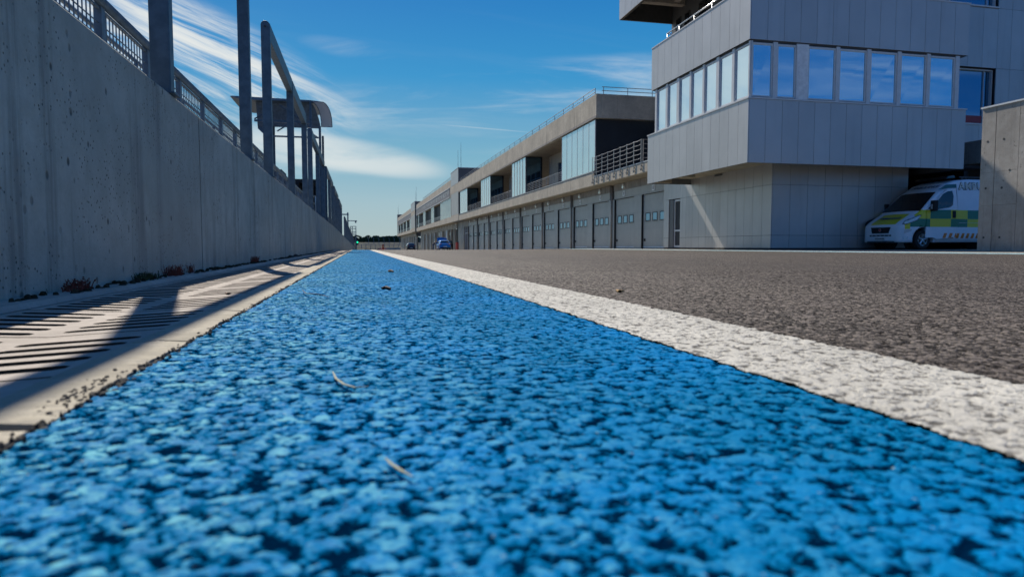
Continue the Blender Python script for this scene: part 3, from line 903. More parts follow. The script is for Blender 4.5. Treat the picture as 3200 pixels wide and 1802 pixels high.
# balcony slab with fascia
p = fascia(gb, 30.45, 38.9, 3.92, 4.42)
q = fascia(gb, 38.9, 95.2, 3.92, 4.74); p.add(q.v, q.f)
p.build('balcony_fascia', M['conc'], gb)
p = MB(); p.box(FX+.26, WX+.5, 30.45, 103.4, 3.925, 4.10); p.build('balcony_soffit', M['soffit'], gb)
p = MB(); p.box(FX+.26, 24, 30.45, 38.9, 4.11, 4.38); p.build('terrace_floor', M['conc_grey'], gb)
p = MB(); p.box(FX-.03, FX+.30, 38.92, 95.2, 4.742, 4.775); p.build('sill', M['frame_grey'], gb)
p = MB(); p.box(FX-.02, FX+.3, 30.45, 38.9, 4.422, 4.455); p.build('terrace_edge_trim', M['white'], gb)
# terrace railing
tr = MB(); br = MB()
ys = [31.75+.93*k for k in range(8)] + [38.98]
for y in ys:
    tr = MB(); br = MB()
    tr.box(FX-.07, FX-.045, y-.025, y+.025, 4.0, 5.60); tp_ = tr.build('terrace_post', M['rail'], gb)
    br.box(FX-.045, FX+.0, y-.05, y+.05, 4.08, 4.12); br.box(FX-.045, FX+.0, y-.05, y+.05, 4.26, 4.30)
    br.tube((FX-.06, y, 4.02), (FX-.10, y+.03, 4.12), .012, 6); br.build('bracket', M['rail'], tp_)
tr = MB()
for z in (4.66, 4.89, 5.12, 5.35, 5.57):
    for a, b in zip(ys, ys[1:]):
        pts = [(FX-.058, a+(b-a)*i/4, z-.03*4*(i/4)*(1-i/4)) for i in range(5)]
        for s_, e_ in zip(pts, pts[1:]): tr.tube(s_, e_, .012 if z < 5.5 else .016, 6)
tr.build('railing_cable', M['rail'], gb)
tr = MB()
for z in (4.66, 4.89, 5.12, 5.35, 5.57): tr.tube((FX+.0, 31.65, z), (WX, 31.65, z), .014, 6)
for x in (14.0, 14.5, 15.0): tr.box(x-.02, x+.02, 31.63, 31.67, 4.42, 5.58)
tr.build('end_railing', M['rail'], gb)
# upper floor bays
bays = [(38.70, 45.47, 6), (56.00, 61.19, 5), (71.75, 77.39, 5), (87.63, 93.86, 5)]
for (a, b, n) in bays:
    p = MB(); w_ = (b-a)/n
    gq_ = .05 if a < 40 else .13
    for i in range(n): p.box(FX+.005, FX+.04, a+w_*i+gq_, a+w_*(i+1)-gq_, 4.80, 7.80)
    s_ = p.build('pale_panel', M['white_panel'], gb)
    p = MB(); p.box(FX+.03, FX+.09, a+.0, b, 4.78, 7.86)
    p.build('panel_backing', M['frame_dark'], s_)
    p = MB()
    for i in range(n+1): p.box(FX-.005, FX+.03, a+w_*i-.018, a+w_*i+.018, 4.78, 7.84)
    p.build('panel_post', M['frame_grey'], s_)
    if a > 40:
        p = MB(); p.box(FX+.10, 15.32, a, a+.03, 4.80, 7.78); g_ = p.build('bay_side_glass', M['glass_bay'], gb)
        p = MB(); p.box(FX+.04, FX+.10, a-.03, a+.04, 4.78, 7.84); p.box(15.32, 15.38, a-.03, a+.04, 4.78, 7.84); p.box(FX+.10, 15.32, a-.03, a+.04, 7.77, 7.84); p.box(FX+.10, 15.32, a-.03, a+.04, 4.78, 4.83)
        p.build('frame', M['frame_dark'], g_)
    p = MB(); p.box(15.38, 15.5, a+.04, b, 4.4, 7.86); p.box(FX+.09, 15.4, b-.05, b, 4.4, 7.86); p.build('bay_back', M['darkwall'], gb)
BXK = 16.1
for (a, b) in ((45.47, 56.0), (61.19, 71.75), (77.39, 87.63), (93.86, 95.2)):
    p = MB(); w1 = b-2.6
    p.box(BXK, BXK+.2, max(a, w1), b+.0, 4.4, 7.9); p.box(BXK, BXK+.2, a, w1, 7.05, 7.9) if b-a > 3 else None
    p.build('recess_wall', M['conc'], gb)
    if b-a > 3:
        p = MB(); p.box(BXK+.12, BXK+.16, a, w1, 4.4, 7.05); g_ = p.build('recess_window', M['glass_dark'], gb)
        p = MB()
        for y in (a+.1, a+2, a+3.9, a+5.8, w1-.08): p.box(BXK+.02, BXK+.12, y, y+.07, 4.4, 7.05)
        p.box(BXK+.021, BXK+.12, a, w1, 6.4, 6.46); p.build('frame', M['rail'], g_)
        p = MB()
        for z in (4.95, 5.08, 5.21, 5.34): p.tube((FX+.08, a+.02, z), (FX+.08, b-.02, z), .014, 6)
        p.tube((FX+.08, a+.02, 5.46), (FX+.08, b-.02, 5.46), .026, 8)
        for k in range(6): y = a+.1+(b-a-.2)*k/5; p.box(FX+.06, FX+.10, y-.02, y+.02, 4.5, 5.46)
        p.build('recess_railing', M['rail'], gb)
p = MB(); p.box(FX+.26, BXK+.3, 38.9, 95.2, 4.30, 4.42); p.build('recess_floor', M['conc_grey'], gb)
# end wall, roof slab, parapet
p = MB(); p.box(FX+.06, 24, 38.72, 38.9, 4.40, 7.9); p.build('end_wall', M['darkwall'], gb)
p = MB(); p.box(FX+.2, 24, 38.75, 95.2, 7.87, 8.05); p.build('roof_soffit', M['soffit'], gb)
p = fascia(gb, 38.66, 95.2, 7.88, 9.30, 3.14, FX-.05, .3)
for (a, b) in ((14.255, 15.3), (15.3, 17.6), (17.6, 19.9), (19.9, 24)): p.box(a+.005, b-.005, 38.40, 38.65, 7.88, 9.298)
p.box(FX-.05, FX+.25, 38.40, 38.655, 7.88, 9.30)
p.build('parapet', M['conc'], gb)
p = MB(); p.box(FX-.065, FX-.052, 38.39, 95.2, 7.89, 8.03); p.build('drip_edge', M['conc_grey'], gb)
rr = MB()
for z in (9.52, 9.74):
    rr.tube((FX+.1, 39.0, z), (FX+.1, 95, z), .022, 6); rr.tube((FX+.35, 38.52, z), (23.8, 38.52, z), .022, 6)
n = 26
for i in range(n+1): y = 39.0+(95-39.0)*i/n; rr.tube((FX+.1, y, 9.3), (FX+.1, y, 9.74), .022, 6)
for x in (14.45, 16.0, 17.6, 19.2, 20.8, 22.4, 23.8): rr.tube((x, 38.52, 9.3), (x, 38.52, 9.74), .022, 6)
rr.build('roof_railing', M['rail'], gb)

def stair_tower(loc_y0, loc_y1, z0, ztop, x0, label):
    t = empty('stair_tower', (x0, loc_y0, z0), label=label, cat='building')
    p = MB(); p.box(x0, 24, loc_y0, loc_y1, 3.92, ztop); p.build('shaft', M['dark_clad'], t)
    clad('front_panel', M['clad'], t, 'x', x0-.04, loc_y0+.1, loc_y1-.1, 9.3, ztop-.05, 9, seam=False)
    p = MB(); p.box(x0-.03, x0, loc_y0+.3, loc_y1-.3, 4.9, 8.1); s_ = p.build('louvre_panel', M['door'], t)
    p = MB()
    p.box(x0-.035, x0-.001, loc_y0, loc_y1, 3.93, 4.88); p.box(x0-.034, x0-.001, loc_y0, loc_y1, 8.12, 9.28)
    p.build('concrete_band', M['conc'], t)
    p = MB(); p.box(x0-.06, 24.03, loc_y0-.03, loc_y1+.03, ztop+.001, ztop+.06); p.build('coping', M['frame_grey'], t)
    for (dy, h) in ((.3, 3.6), (3.2, 2.9)):
        p = MB(); p.tube((x0+.4, loc_y0+dy, ztop+.06), (x0+.4, loc_y0+dy, ztop+h), .035, 6, .015); p.build('antenna', M['rail'], t)
    return t
stair_tower(95.3, 103.4, 0, 11.38, 14.0, 'nearer stair tower block rising above the pit building roof with two antennas')
stair_tower(168.0, 181.0, 0, 11.35, 13.75, 'farther stair tower block between the second and third pit buildings')
stair_tower(249.0, 251.5, -1, 11.84, 14.0, 'thin stair tower block closing the far end of the pit buildings')

M['sign'] = paint('grey_sign_band', (.20, .19, .19), .6)
def far_building(y0, y1, zp, groups, label, sign=True, rail_to=None, opens=()):
    b = empty('garage_building', (FX, y0, 0), label=label, cat='building')
    z0 = zg(13.3, y0)
    p = fascia(b, y0, y1, 3.92, 4.74, 8); p.build('balcony_fascia', M['conc'], b)
    p = MB(); p.box(FX+.26, WX+.6, y0, y1, 3.925, 4.2); p.build('balcony_soffit', M['soffit'], b)
    p = MB(); p.box(FX, 24, y0, y1, 7.72, 7.85); p.box(FX, FX+.3, y0, y1, 7.851, zp); p.box(FX+.3, 24, y0, y1, 7.86, 8.0); p.build('parapet', M['conc'], b)
    p = MB(); p.box(FX-.05, FX-.001, y0+1, y1-.5, 7.86, 9.32); s_ = p.build('sign_band', M['sign'], b)
    p = MB(); p.box(FX-.09, FX-.052, y0+1, y1-.5, 9.25, 9.36); p.box(FX-.09, FX-.052, y0+1, y1-.5, 7.8, 7.9); p.build('sign_trim', M['frame_grey'], s_)
    if sign:
        q = MB(); y = y0+3; k = 0
        while y < y0+48:
            q.box(FX-.058, FX-.051, y, y+.35, 8.3, 8.95)
            q.box(FX-.058, FX-.051, y-1.1, y, 8.8, 8.95)
            if k % 3 != 1: q.box(FX-.058, FX-.051, y-.8, y, 8.52, 8.66)
            if k % 4 == 2: q.box(FX-.058, FX-.051, y-1.1, y, 8.3, 8.42)
            y += 2.75; k += 1
        q.build('sign_letters', M['clad'], s_)
    p = MB(); p.box(FX+.55, FX+.6, y0, y1, 4.74, 7.72); p.build('dark_glazing', M['darkwall'], b)
    for (a, c, n) in groups:
        p = MB(); w_ = (c-a)/n
        for i in range(n): p.box(FX+.005, FX+.08, a+w_*i+.24*w_, a+w_*(i+1)-.24*w_, 4.76, 7.70)
        p.build('pale_panel', M['white_panel'], b)
    p = MB()
    for (a, c) in [(g1[1], g2[0]) for g1, g2 in zip(groups, groups[1:])]:
        for z in (4.95, 5.1, 5.25): p.box(FX+.02, FX+.05, a, c, z, z+.05)
        p.box(FX+.02, FX+.06, a, c, 5.4, 5.5)
    p.build('recess_railing', M['rail'], b)
    if rail_to:
        p = MB(); p.box(FX+.05, FX+.09, y0, rail_to, zp+.4, zp+.45)
        y = y0
        while y < rail_to: p.box(FX+.05, FX+.09, y, y+.12, zp, zp+.4); y += 1.6
        p.build('roof_railing', M['rail'], b)
    # ground floor
    ds = []; y = y0+1.3
    while y+3 < y1-.5: ds.append(y); y += 3.97
    w = MB()
    e_ = [y0]+[v for d in ds for v in (d, d+3)]+[y1]
    for a, c in zip(e_[::2], e_[1::2]): w.box(WX, WX+.3, a, c, -2.2, 3.9)
    w.box(WX+.002, WX+.3, y0, y1, 3.05, 3.92)
    w.build('ground_floor_wall', M['conc'], b)
    for i, d in enumerate(ds):
        zb = zg(13.3, d)
        if i in opens:
            p = MB(); p.box(WX+.9, WX+.95, d-.5, d+3.5, zb-.3, 3.05); p.build('open_doorway', M['black'], b)
        else:
            p = MB(); p.box(WX+.12, WX+.16, d, d+3, zb-.3, 3.05); p.build('garage_door', M['frame_grey'] if i % 2 else M['door'], b)
            if i % 3: 
                q = MB(); q.box(WX+.10, WX+.115, d+.02, d+1.1, zb-.1, 3.0); q.build('dark_side_panel', M['black'], b)
        p = MB(); p.tube((WX-.06, d+1.5, 3.71), (WX+.0, d+1.5, 3.71), .17, 12); p.build('wall_lamp', M['frame_grey'], b)
    return b
far_building(103.6, 167.9, 10.46, [(103.8, 117.4, 10), (127.5, 132.8, 4), (144.2, 149.2, 2), (160, 162, 1), (165, 167.8, 2)],
    'second pit building with a grey sign band above dark windows and open garages', True, 150, (0, 1, 2, 4, 6, 7, 9, 11, 13))
far_building(181.2, 249, 10.58, [(181.3, 189.8, 4), (201, 205, 1), (216, 219, 1), (231, 234, 1), (243, 248, 2)],
    'third pit building at the far end of the pit lane', False, None, (1, 3, 5, 8, 11))

# ------------------------------------------------------------------ vehicles
def lerp_tab(tab, x):
    if x <= tab[0][0]: return tab[0][1]
    for (a, va), (b, vb) in zip(tab, tab[1:]):
        if x <= b:
            t = (x-a)/(b-a); return va+(vb-va)*t
    return tab[-1][1]
class Shell:
    """car body: top line, half width and tumblehome given as tables along x (nose at 0)"""
    def __init__(s, top, hw, bot, tum, r=.12):
        s.top, s.hw, s.bot, s.tum, s.r = top, hw, bot, tum, r
    def T(s, x): return lerp_tab(s.top, x)
    def side(s, x, z): return lerp_tab(s.hw, x)*lerp_tab(s.tum, z)
    def topz(s, x, y):
        h = max(.2, s.side(x, s.T(x))); return s.T(x)-.05*min(1, abs(y)/h)**3
    def mesh(s, xs):
        secs = []
        for x in xs:
            t, b = s.T(x), lerp_tab(s.bot, x)
            r = min(s.r, (t-b)*.3)
            half = [(0, b)]
            for f in (0, .12, .25, .4, .55, .7, .85, 1.0):
                z = b+(t-r-b)*f; half.append((s.side(x, z), z))
            y1 = s.side(x, t-r)
            for a in (25, 50, 75): half.append((y1-r+r*cos(R(a)), t-r-.02+r*sin(R(a))))
            for f in (.8, .5, .2): y = (y1-r)*f; half.append((y, t-.03*f**2))
            half.append((0, t))
            secs.append([(x, -y, z) for (y, z) in half]+[(x, y, z) for (y, z) in half[-2:0:-1]])
        n = len(secs[0]); v = [p for q in secs for p in q]; f = []
        for j in range(len(secs)-1):
            for k in range(n): f.append((j*n+k, j*n+(k+1) % n, (j+1)*n+(k+1) % n, (j+1)*n+k))
        f.append(tuple(range(n-1, -1, -1))); f.append(tuple(range((len(secs)-1)*n, len(secs)*n)))
        m = MB(); m.v = v; m.f = f; return m
    def side_patch(s, poly, sgn=-1, off=.006, n=10):
        """poly in (x, z): filled by a strip between its lower and upper chain"""
        xs0, xs1 = min(p[0] for p in poly), max(p[0] for p in poly)
        m = MB(); prev = None
        def span(x):
            zs = []
            for (a, b) in zip(poly, poly[1:]+poly[:1]):
                if (a[0]-x)*(b[0]-x) <= 0 and a[0] != b[0]:
                    zs.append(a[1]+(b[1]-a[1])*(x-a[0])/(b[0]-a[0]))
            return (min(zs), max(zs)) if zs else (poly[0][1],)*2
        K = 5
        for i in range(n+1):
            x = xs0+(xs1-xs0)*i/n; x_ = min(max(x, xs0+1e-5), xs1-1e-5)
            lo, hi = span(x_)
            ring = []
            for k in range(K+1):
                z = lo+(hi-lo)*k/K; ring.append((x, sgn*(s.side(x, z)+off), z))
            if prev: m.add(prev+ring, [(k, k+1, K+1+k+1, K+1+k) for k in range(K)])
            prev = ring
        return m
    def top_patch(s, x0, x1, w0, w1, off=.008, n=10):
        m = MB(); prev = None; K = 8
        for i in range(n+1):
            x = x0+(x1-x0)*i/n; w = w0+(w1-w0)*i/n
            ring = [(x-off*.5, y, s.T(x)+off-.03*(y/max(.2, s.side(x, s.T(x))))**2) for y in [-w+2*w*k/K for k in range(K+1)]]
            if prev: m.add(prev+ring, [(k, k+1, K+1+k+1, K+1+k) for k in range(K)])
            prev = ring
        return m

def boolean_cut(o, cutters):
    for c in cutters:
        b = o.modifiers.new('cut', 'BOOLEAN'); b.operation = 'DIFFERENCE'; b.object = c; b.solver = 'EXACT'
    bpy.context.view_layer.update()
    dg = bpy.context.evaluated_depsgraph_get()
    me = bpy.data.meshes.new_from_object(o.evaluated_get(dg))
    o.modifiers.clear(); o.data = me
    for c in cutters: bpy.data.objects.remove(c)

def wheel(root, x, y, z, r, w=.22, rim=None):
    p = MB(); s = -1 if y < 0 else 1
    prof = [(0.62*r, -w/2), (.93*r, -w/2), (r, -w/2+.03), (r, w/2-.03), (.93*r, w/2), (.62*r, w/2)]
    N = 28; vs = []; 
    for k in range(N):
        a = 2*pi*k/N
        vs += [(x+q*cos(a), y+d, z+q*sin(a)) for (q, d) in prof]
    fs = [(k*6+j, k*6+(j+1) % 6, ((k+1) % N)*6+(j+1) % 6, ((k+1) % N)*6+j) for k in range(N) for j in range(6)]
    p.add(vs, fs); w_ = p.build('wheel', M['rubber'], root, org=(0, 0, 0), smooth=False)
    p = MB(); yo = y+s*w*.36
    p.tube((x, yo-s*.06, z), (x, yo-s*.045, z), .625*r, 24)
    for k in range(5):
        a = 2*pi*k/5+.3
        c, d = cos(a), sin(a)
        p.tube((x+.1*r*c, yo, z+.1*r*d), (x+.58*r*c, yo+s*.01, z+.58*r*d), .035, 6, .045)
    p.tube((x, yo-s*.01, z), (x, yo+s*.02, z), .15*r, 12)
    for k in range(24):
        a, b = 2*pi*k/24, 2*pi*(k+1)/24
        for (rr, r2) in ((.57*r, .625*r),):
            p.add([(x+rr*cos(a), yo+s*.012, z+rr*sin(a)), (x+r2*cos(a), yo+s*.015, z+r2*sin(a)), (x+r2*cos(b), yo+s*.015, z+r2*sin(b)), (x+rr*cos(b), yo+s*.012, z+rr*sin(b))], [(0, 1, 2, 3)])
    p.build('rim', rim or M['steel'], w_, org=(0, 0, 0))
    return w_

def text_mesh(name, body, size, m, parent, org, xdir, ydir, extr=.002, offset=0.0, align='LEFT', bold=0.0, shear=0.0, space=1.0):
    cu = bpy.data.curves.new(name, 'FONT'); cu.body = body; cu.size = size; cu.extrude = extr; cu.offset = offset; cu.align_x = align
    cu.shear = shear; cu.space_character = space
    o = bpy.data.objects.new('tmp', cu); col.objects.link(o)
    bpy.context.view_layer.update()
    me = bpy.data.meshes.new_from_object(o.evaluated_get(bpy.context.evaluated_depsgraph_get()))
    bpy.data.objects.remove(o); bpy.data.curves.remove(cu)
    zd = (xdir[1]*ydir[2]-xdir[2]*ydir[1], xdir[2]*ydir[0]-xdir[0]*ydir[2], xdir[0]*ydir[1]-xdir[1]*ydir[0])
    for v in me.vertices:
        a, b, c = v.co
        v.co = [org[i]+a*xdir[i]+b*ydir[i]+c*zd[i] for i in range(3)]
    me.name = name; me.materials.clear(); me.materials.append(m)
    ob = bpy.data.objects.new(name, me); col.objects.link(ob); ob.parent = parent
    return ob

# ---- ambulance
van = empty('ambulance', (18.82, 21.15, .10), 0, label='white ambulance with yellow and green chequered sides parked under the tower, cab door ajar', cat='ambulance')
vs = Shell(top=[(0, .66), (.03, .84), (.10, .93), (.20, 1.0), (.78, 1.34), (1.62, 2.10), (1.80, 2.20), (2.1, 2.42), (2.45, 2.53), (3, 2.58), (6, 2.58)],
           hw=[(0, .70), (.04, .82), (.12, .92), (.3, .985), (.6, 1.01), (1, 1.02), (6, 1.02)],
           bot=[(0, .30), (.1, .24), (.4, .25), (6, .27)],
           tum=[(0, .96), (.35, 1.0), (1.25, 1.0), (1.6, .975), (2.3, .89), (2.6, .85)], r=.16)
t = NT('ambulance_livery')
ox_ = t.xyz(t.obj())
GREEN, YEL, ORG, WHT = (.004, .19, .10), (.74, .66, .03), (.80, .22, .02), (.88, .89, .90)
c_ = t.mix(t.mr(t.noise(3, 4), .3, .7), WHT, (.82, .84, .87))
def band(a, b, c, d, colr, slant=0.0, prev=None, ax=0):
    xx = t.math('SUBTRACT', ox_[ax], t.math('MULTIPLY', ox_[2], slant)) if slant else ox_[ax]
    m = t.math('MULTIPLY', t.math('GREATER_THAN', xx, a), t.math('LESS_THAN', xx, b))
    m = t.math('MULTIPLY', m, t.math('MULTIPLY', t.math('GREATER_THAN', ox_[2], c), t.math('LESS_THAN', ox_[2], d)))
    return m
side_m = t.math('GREATER_THAN', t.math('ABSOLUTE', ox_[1]), .86)
for (a, b, c, d, cc) in ((.60, 1.15, 1.09, 1.41, YEL), (1.15, 1.95, 1.09, 1.41, GREEN), (1.95, 2.80, 1.09, 1.41, YEL), (2.80, 3.55, 1.09, 1.41, GREEN), (3.55, 4.3, 1.09, 1.41, YEL), (4.3, 5.1, 1.09, 1.41, GREEN),
                         (.18, .36, .72, 1.09, YEL), (.36, 1.15, .80, 1.09, GREEN), (1.15, 1.95, .80, 1.09, YEL), (1.95, 2.8, .80, 1.09, GREEN), (2.8, 3.55, .80, 1.09, YEL), (3.55, 4.3, .8, 1.09, GREEN)):
    c_ = t.mix(t.math('MULTIPLY', side_m, band(a, b, c, d, cc)), c_, cc)
for k in range(12):
    a = 1.62+.22*k
    if a > 4: break
    c_ = t.mix(t.math('MULTIPLY', side_m, band(a-.12, a-.0, .40, .58, ORG, .35)), c_, ORG)
hoodm = t.math('MULTIPLY', t.math('MULTIPLY', t.math('GREATER_THAN', ox_[0], .08), t.math('LESS_THAN', ox_[0], .70)), t.math('MULTIPLY', t.math('LESS_THAN', t.math('ABSOLUTE', ox_[1]), .60), t.math('GREATER_THAN', ox_[2], .90)))
c_ = t.mix(hoodm, c_, YEL)
t.set(color=c_, rough=.35, coat=.3)
M['van'] = t.m
xs = [0, .015, .04, .08, .14, .2, .3, .42, .55, .68, .78, .9, 1.1, 1.3, 1.45, 1.62, 1.7, 1.8, 1.95, 2.1, 2.25, 2.45, 2.7, 3, 3.6, 4.2, 4.8, 5.4, 5.9, 5.98]
body = vs.mesh(xs).build('body', M['van'], van, org=(0, 0, 0), smooth=True)
cut = []
for (x, s) in ((.90, -1), (.90, 1), (4.9, -1), (4.9, 1)):
    p = MB(); p.tube((x, s*.62, .35), (x, s*1.2, .35), .44, 32); c = p.build('tmp', M['black'], None, org=(0, 0, 0)); c.parent = van; cut.append(c)
bpy.context.view_layer.update()
boolean_cut(body, cut)
for (x, s) in ((.90, -1), (.90, 1), (4.9, -1), (4.9, 1)):
    p = MB(); p.tube((x, s*.60, .35), (x, s*.66, .35), .45, 24); p.build('wheel_arch', M['black'], body, org=(0, 0, 0))
    wheel(van, x, s*.90, .34, .34)
vs.top_patch(.84, 1.60, .90, .78).build('windscreen', M['glass_dark'], van, org=(0, 0, 0), smooth=True)
# grille, bumper intakes, plate
p = MB(); p.prism([(-.46, .80), (-.40, .58), (.40, .58), (.46, .80)], 'x', -.012, .06); gq = p.build('grille', M['black'], van, org=(0, 0, 0))
p = MB(); p.tube((-.030, 0, .70), (-.010, 0, .70), .055, 20); gq2 = p.build('round_badge', M['steel'], gq, org=(0, 0, 0))
p = MB(); p.tube((-.034, 0, .70), (-.0302, 0, .70), .042, 20); p.build('badge_centre', M['red'], gq, org=(0, 0, 0))
p = MB(); p.box(-.004, .05, -.52, .52, .47, .525)
p.build('lower_intake', M['frame_dark'], van, org=(0, 0, 0))
p = MB()
for k in range(5): p.box(-.012, -.004, -.44+k*.2, -.38+k*.2, .485, .51)
p.build('intake_bars', M['frame_grey'], van, org=(0, 0, 0))
p = MB(); p.box(-.03, .03, -.27, .27, .325, .435); pl = p.build('number_plate', M['white'], van, org=(0, 0, 0))
p = MB()
for k in range(9): p.box(-.032, -.0302, -.21+.048*k, -.21+.048*k+.026, .350, .412)
p.build('plate_characters', M['black'], pl, org=(0, 0, 0))
p = MB(); p.box(-.02, .06, -.62, .62, .25, .285); p.build('bumper_lip', M['frame_dark'], van, org=(0, 0, 0))
hl = NT('headlight_lens'); hl.set(color=(.45, .48, .5), rough=.08, metal=.4, coat=.8)
M['lens'] = hl.m
for s in (-1, 1):
    q = vs.side_patch([(.12, .93), (.16, .99), (.70, 1.20), (.78, 1.20), (.62, 1.04), (.2, .90)], s, .008)
    h = q.build('headlight', M['lens'], van, org=(0, 0, 0), smooth=True)
    q = vs.side_patch([(.10, .90), (.14, 1.01), (.70, 1.23), (.82, 1.23), (.64, 1.02), (.2, .88)], s, .004); q.build('headlight_surround', M['frame_dark'], h, org=(0, 0, 0), smooth=True)
    q = vs.side_patch([(.24, .97), (.26, 1.0), (.5, 1.08), (.5, 1.045)], s, .014); q.build('reflector', M['white'], h, org=(0, 0, 0))
    q = vs.side_patch([(.14, .55), (.16, .70), (.42, .72), (.42, .66)], s, .004); q.build('bumper_scoop', M['frame_grey'], van, org=(0, 0, 0))
    q = vs.side_patch([(.12, .36), (.12, .42), (.30, .44), (.30, .38)], s, .004); q.build('fog_lamp', M['lens'], van, org=(0, 0, 0))
# cab doors: nearer one ajar
def cab_door(s, name, ang):
    hx = .98
    outline = [(hx, .42), (hx+.02, 1.42), (1.30, 1.62), (1.62, 1.98), (1.86, 2.16), (2.20, 2.20), (2.22, 1.3), (2.17, .44), (1.42, .36), (1.30, .42)]
    m = vs.side_patch(outline, s, .010, 24)
    n0 = len(m.v)
    inner = vs.side_patch(outline, s, -.035, 24)
    m.add(inner.v, [tuple(reversed(f)) for f in inner.f])
    # rim closing the door's edge
    e = MB()
    for a, b in zip(outline, outline[1:]+outline[:1]):
        e.quad((a[0], s*(vs.side(*a)+.010), a[1]), (b[0], s*(vs.side(*b)+.010), b[1]), (b[0], s*(vs.side(*b)-.035), b[1]), (a[0], s*(vs.side(*a)-.035), a[1]))
    m.add(e.v, e.f)
    d = m.build(name, M['van'], van, org=(0, 0, 0))
    g_ = vs.side_patch([(1.06, 1.45), (1.10, 1.50), (1.36, 1.66), (1.66, 1.98), (1.84, 2.08), (2.04, 2.10), (2.06, 1.9), (2.02, 1.58), (1.9, 1.50), (1.3, 1.40)], s, .016, 24).build('side_window', M['glass_dark'], d, org=(0, 0, 0))
    h_ = vs.side_patch([(2.0, 1.12), (2.0, 1.38), (2.13, 1.38), (2.13, 1.12)], s, .020, 3).build('handle', M['black'], d, org=(0, 0, 0))
    q = MB()
    q.box(1.12, 1.30, s*1.03, s*1.22, 1.36, 1.74)
    mi = q.build('mirror', M['black'], d, org=(0, 0, 0), bevel=.03)
    q = MB(); q.box(1.108, 1.118, s*1.08, s*1.17, 1.44, 1.60); q.build('indicator_lens', M['lens'], mi, org=(0, 0, 0))
    if ang:
        hy = s*1.02
        from mathutils import Matrix
        mt = Matrix.Translation((hx, hy, 0)) @ Matrix.Rotation(ang, 4, 'Z') @ Matrix.Translation((-hx, -hy, 0))
        d.matrix_local = mt
    return d
cab_door(-1, 'cab_door', R(-7)); cab_door(1, 'cab_door', 0)
q = vs.side_patch([(1.12, .45), (1.12, 1.38), (1.3, 1.58), (1.64, 1.93), (1.84, 2.12), (2.18, 2.16), (2.18, .45)], -1, .003, 16); q.build('door_opening', M['black'], van, org=(0, 0, 0))
q = vs.side_patch([(2.42, .95), (2.42, .96), (5.7, .96), (5.7, .95)], -1, .004, 12); q.build('side_moulding', M['frame_grey'], van, org=(0, 0, 0))
teal = paint('teal_stripe', (.01, .14, .15), .4)
q = vs.side_patch([(1.55, 2.14), (1.9, 2.33), (2.36, 2.36), (2.36, 2.22), (2.0, 2.20)], -1, .006, 12); q.build('roof_stripe', teal, van, org=(0, 0, 0))
def onside(x, z): return -(vs.side(x, z)+.02)
for (off, m, dy) in ((.016, M['frame_dark'], .0), (-.002, paint('letter_cream', (.85, .82, .70), .5), -.012)):
    text_mesh('side_lettering', 'AMBULANCE', .36, m, van, (2.46, onside(3, 2.2)+.01+dy, 2.17), (1, 0, 0), (0, -.13*-1, .99), offset=off+.006, space=1.14)
text_mesh('bonnet_lettering', 'AMBULANCE', .17, paint('navy_letter', (.01, .04, .2), .5), van, (.34, .0, 1.105), (0, -1, 0), (.86, 0, .505), align='CENTER', offset=.004, shear=.3)
text_mesh('roof_lettering', 'AMBULANCE', .20, paint('grey_letter', (.12, .14, .2), .5), van, (1.86, 0, 2.262), (0, -1, 0), (.80, 0, .58), align='CENTER', offset=.003, shear=.3)
p = MB(); p.prism([(2.10, 2.56), (2.16, 2.66), (2.42, 2.70), (2.50, 2.60)], 'y', -.74, .74); p.build('light_bar', M['glass_dark'], van, org=(0, 0, 0), bevel=.02)
p = MB(); p.box(2.7, 5.8, -.70, -.66, 2.62, 2.66)
for x in (2.8, 3.8, 4.8, 5.7): p.box(x, x+.06, -.70, -.66, 2.56, 2.62)
p.build('roof_rail', M['frame_dark'], van, org=(0, 0, 0))
for (x, z) in ((3.2, 2.57),): 
    p = MB(); p.tube((x, -.6, z), (x, -.6, z+.07), .06, 12); p.build('roof_beacon', M['black'], van, org=(0, 0, 0))

